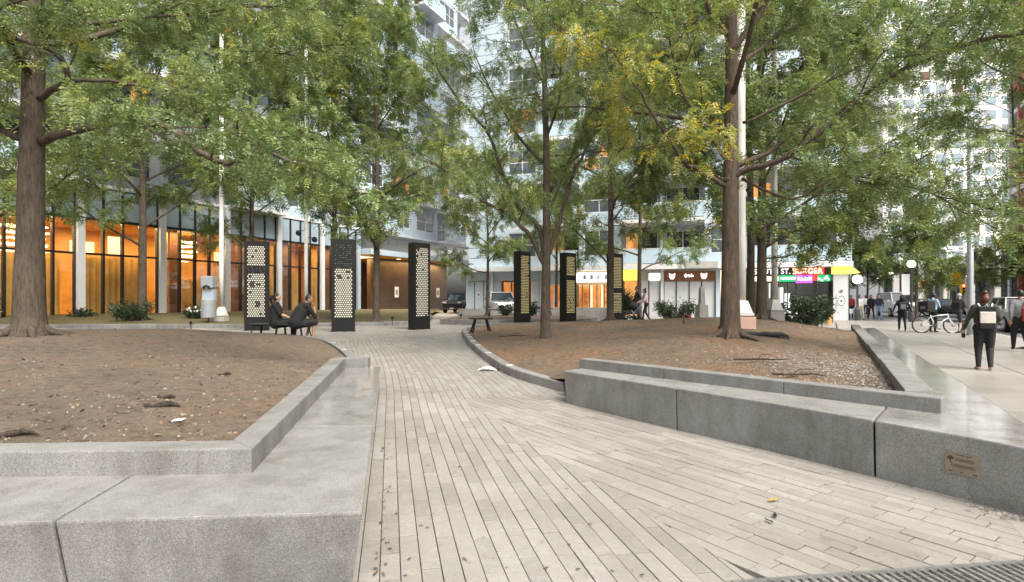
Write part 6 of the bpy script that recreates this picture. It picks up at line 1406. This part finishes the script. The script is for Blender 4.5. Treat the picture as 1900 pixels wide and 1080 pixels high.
# ------------------------------------------------------------------ cars
M['tyre'] = plain('tyre', (.015,.015,.016), .85); M['alloy'] = plain('alloy', (.45,.46,.47), .3, .6); M['car_glass'] = plain('car_glass', (.03,.04,.05), .04, spec=1); M['head_lamp'] = emit('head_lamp', (1,.97,.9), 9); M['tail_lamp'] = emit('tail_lamp', (1,.05,.03), 2.5, (.3,.02,.02)); M['lamp_off'] = plain('lamp_glass', (.5,.52,.54), .1)
def car(label, loc, rz, paint, kind='sedan', lights=False, sc=1):
    o = thing('car', label, 'car', loc, rz, 'cars'); o.scale = (sc,)*3
    pm_ = bpy.data.materials.get('paint_'+paint[0]) or plain('paint_'+paint[0], paint[1], .22, .2, .04, spec=.7); pm_.name = 'paint_'+paint[0]
    if kind == 'sedan': st_ = [(2.3,.60,.28,.62),(2.15,.80,.22,.74),(1.5,.88,.20,.86),(.75,.90,.20,.94),(-.6,.90,.20,.97),(-1.5,.89,.20,1.0),(-2.1,.82,.24,.98),(-2.28,.68,.34,.80)]; gh = [(1.0,.80,.94),(.25,.62,1.40),(-.9,.61,1.42),(-1.75,.76,1.0)]
    elif kind == 'suv': st_ = [(2.3,.62,.36,.78),(2.2,.84,.28,.98),(1.45,.93,.26,1.05),(.9,.94,.26,1.10),(-.6,.94,.26,1.12),(-1.8,.93,.26,1.12),(-2.25,.86,.30,1.10),(-2.32,.80,.42,.9)]; gh = [(1.15,.84,1.08),(.5,.68,1.62),(-1.9,.66,1.64),(-2.28,.80,1.12)]
    else: st_ = [(2.4,.66,.36,.95),(2.3,.88,.28,1.10),(1.7,.96,.26,1.22),(1.1,.97,.26,1.28),(-.6,.97,.26,1.3),(-1.8,.97,.26,1.3),(-2.4,.95,.30,1.3),(-2.45,.93,.42,1.25)]; gh = [(1.9,.86,1.2),(1.15,.76,1.92),(-2.3,.78,1.95),(-2.43,.90,1.3)]
    mb = MB(); n = 10
    for x_, w_, z0, z1 in st_: mb.v += [(x_,-w_*.90,z0),(x_,-w_*.98,z0+.14),(x_,-w_,(z0+z1)*.5),(x_,-w_*.97,z1-.08),(x_,-w_*.88,z1),(x_,w_*.88,z1),(x_,w_*.97,z1-.08),(x_,w_,(z0+z1)*.5),(x_,w_*.98,z0+.14),(x_,w_*.90,z0)]
    k = len(st_); mb.f = [(i*n+j, i*n+(j+1) % n, (i+1)*n+(j+1) % n, (i+1)*n+j) for i in range(k-1) for j in range(n)]+[tuple(range(n))[::-1], tuple(range((k-1)*n, k*n))]; mb.m = [0]*len(mb.f)
    mb.build('body', pm_, o, smooth=False, bevel=.0)
    g = MB(); zb = [p[2] for p in gh]
    a, b_, c, d = gh
    def R4(p, z): return [(p[0],-p[1],z),(p[0],p[1],z)]
    base0 = [(a[0],-a[1],a[2]-.04),(a[0],a[1],a[2]-.04),(d[0],d[1],d[2]-.04),(d[0],-d[1],d[2]-.04)]; top = [(b_[0],-b_[1],b_[2]),(b_[0],b_[1],b_[2]),(c[0],c[1],c[2]),(c[0],-c[1],c[2])]
    g.add(base0+top, [(0,1,5,4),(1,2,6,5),(2,3,7,6),(3,0,4,7),(4,5,6,7)]); g.build('windows', M['car_glass'], o)
    r_ = MB(); r_.prism([(b_[0]+.02,-b_[1]),(b_[0]+.02,b_[1]),(c[0]-.02,c[1]),(c[0]-.02,-c[1])][::-1], b_[2]+.004, b_[2]+.045, [(b_[0]+.06,-b_[1]-.03),(b_[0]+.06,b_[1]+.03),(c[0]-.06,c[1]+.03),(c[0]-.06,-c[1]-.03)][::-1]); r_.build('roof', pm_, o)
    for s_ in (-1, 1):
        for p, q in (((a[0],s_*a[1],a[2]-.02),(b_[0],s_*b_[1],b_[2]+.02)), ((d[0],s_*d[1],d[2]-.02),(c[0],s_*c[1],c[2]+.02)), (((a[0]+d[0])/2-.1,s_*(a[1]+.005),a[2]),((b_[0]+c[0])/2-.05,s_*(b_[1]+.005),b_[2]+.02))): MB().bar(p, q, .07, .05, (0,1,0)).build('pillar', pm_, o)
        MB().box(a[0]-.25, a[0]-.1, s_*(st_[3][1]+.02) if s_ > 0 else -st_[3][1]-.2, st_[3][1]+.2 if s_ > 0 else -st_[3][1]-.02, a[2], a[2]+.14).build('mirror', pm_, o, bevel=.02)
        for fx in (st_[2][0]-.1, st_[5][0]+.15):
            rw = .33 if kind == 'sedan' else .37; yy_ = s_*(st_[3][1]-.09)
            t_ = MB().tube([(fx,yy_-.10,rw),(fx,yy_+.105,rw)], rw, 24).build('wheel', M['tyre'], o)
            MB().tube([(fx,yy_+s_*.09,rw),(fx,yy_+s_*.118,rw)], rw*.66, 18).build('rim', M['alloy'], t_); MB().tube([(fx,yy_+s_*.11,rw),(fx,yy_+s_*.124,rw)], rw*.18, 10).build('hub', M['dark_grey'], t_)
        hz = st_[1][3]-.16
        MB().box(st_[1][0]-.05, st_[0][0]+.02, s_*.48 if s_ > 0 else -.78, .78 if s_ > 0 else -.48, hz, hz+.13).build('headlight', M['head_lamp'] if lights else M['lamp_off'], o, bevel=.02)
        MB().box(st_[-1][0]-.02, st_[-2][0]+.05, s_*.5 if s_ > 0 else -.78, .78 if s_ > 0 else -.5, st_[-1][3]-.2, st_[-1][3]-.05).build('tail_light', M['tail_lamp'], o, bevel=.02)
    f0 = st_[0]; MB().box(f0[0]-.02, f0[0]+.015, -.42, .42, f0[2]+.12, f0[3]-.12).build('grille', M['steel_black'], o); MB().box(f0[0]-.05, f0[0]+.03, -.7, .7, f0[2]-.03, f0[2]+.09).build('bumper', M['dark_grey'], o); MB().box(f0[0]+.031, f0[0]+.036, -.16, .16, f0[2]+.0, f0[2]+.085).build('number_plate', M['white_frame'], o); MB().box(st_[-1][0]-.03, st_[-1][0]+.03, -.8, .8, st_[-1][2], st_[-1][2]+.12).build('bumper', M['dark_grey'], o)
    return o
sa = math.atan2(.861, .508)
car('silver grey utility vehicle with blazing headlights at the right edge', street(35.5, 8.1, -.118), sa+math.pi, ('silver',(.36,.36,.34)), 'suv', True)
car('white van waiting at the corner behind the globe lamp', (.715*44, 44, .008), R(-110), ('white',(.72,.73,.75)), 'van')
car('dark red car behind the hooded walker', (.755*47, 47, .008), sa, ('darkred',(.12,.02,.018)), 'sedan')
car('black sedan crossing behind the courier', (.808*44, 44, .008), R(-35), ('black',(.012,.012,.014)), 'sedan')
car('black car in the driveway beside the bronze wall', (-.098*47, 47, GZ(-4.6,47)-.06), R(-100), ('black',(.012,.012,.014)), 'suv')
car('pale silver car parked in front of the orange window', (-.022*37, 37.2, GZ(-1,37)-.06), R(-80), ('silverwhite',(.62,.64,.66)), 'suv')
car('distant grey car farther down the street', street(75, 8.0, -.118), sa+math.pi, ('grey',(.2,.2,.21)), 'sedan', True)
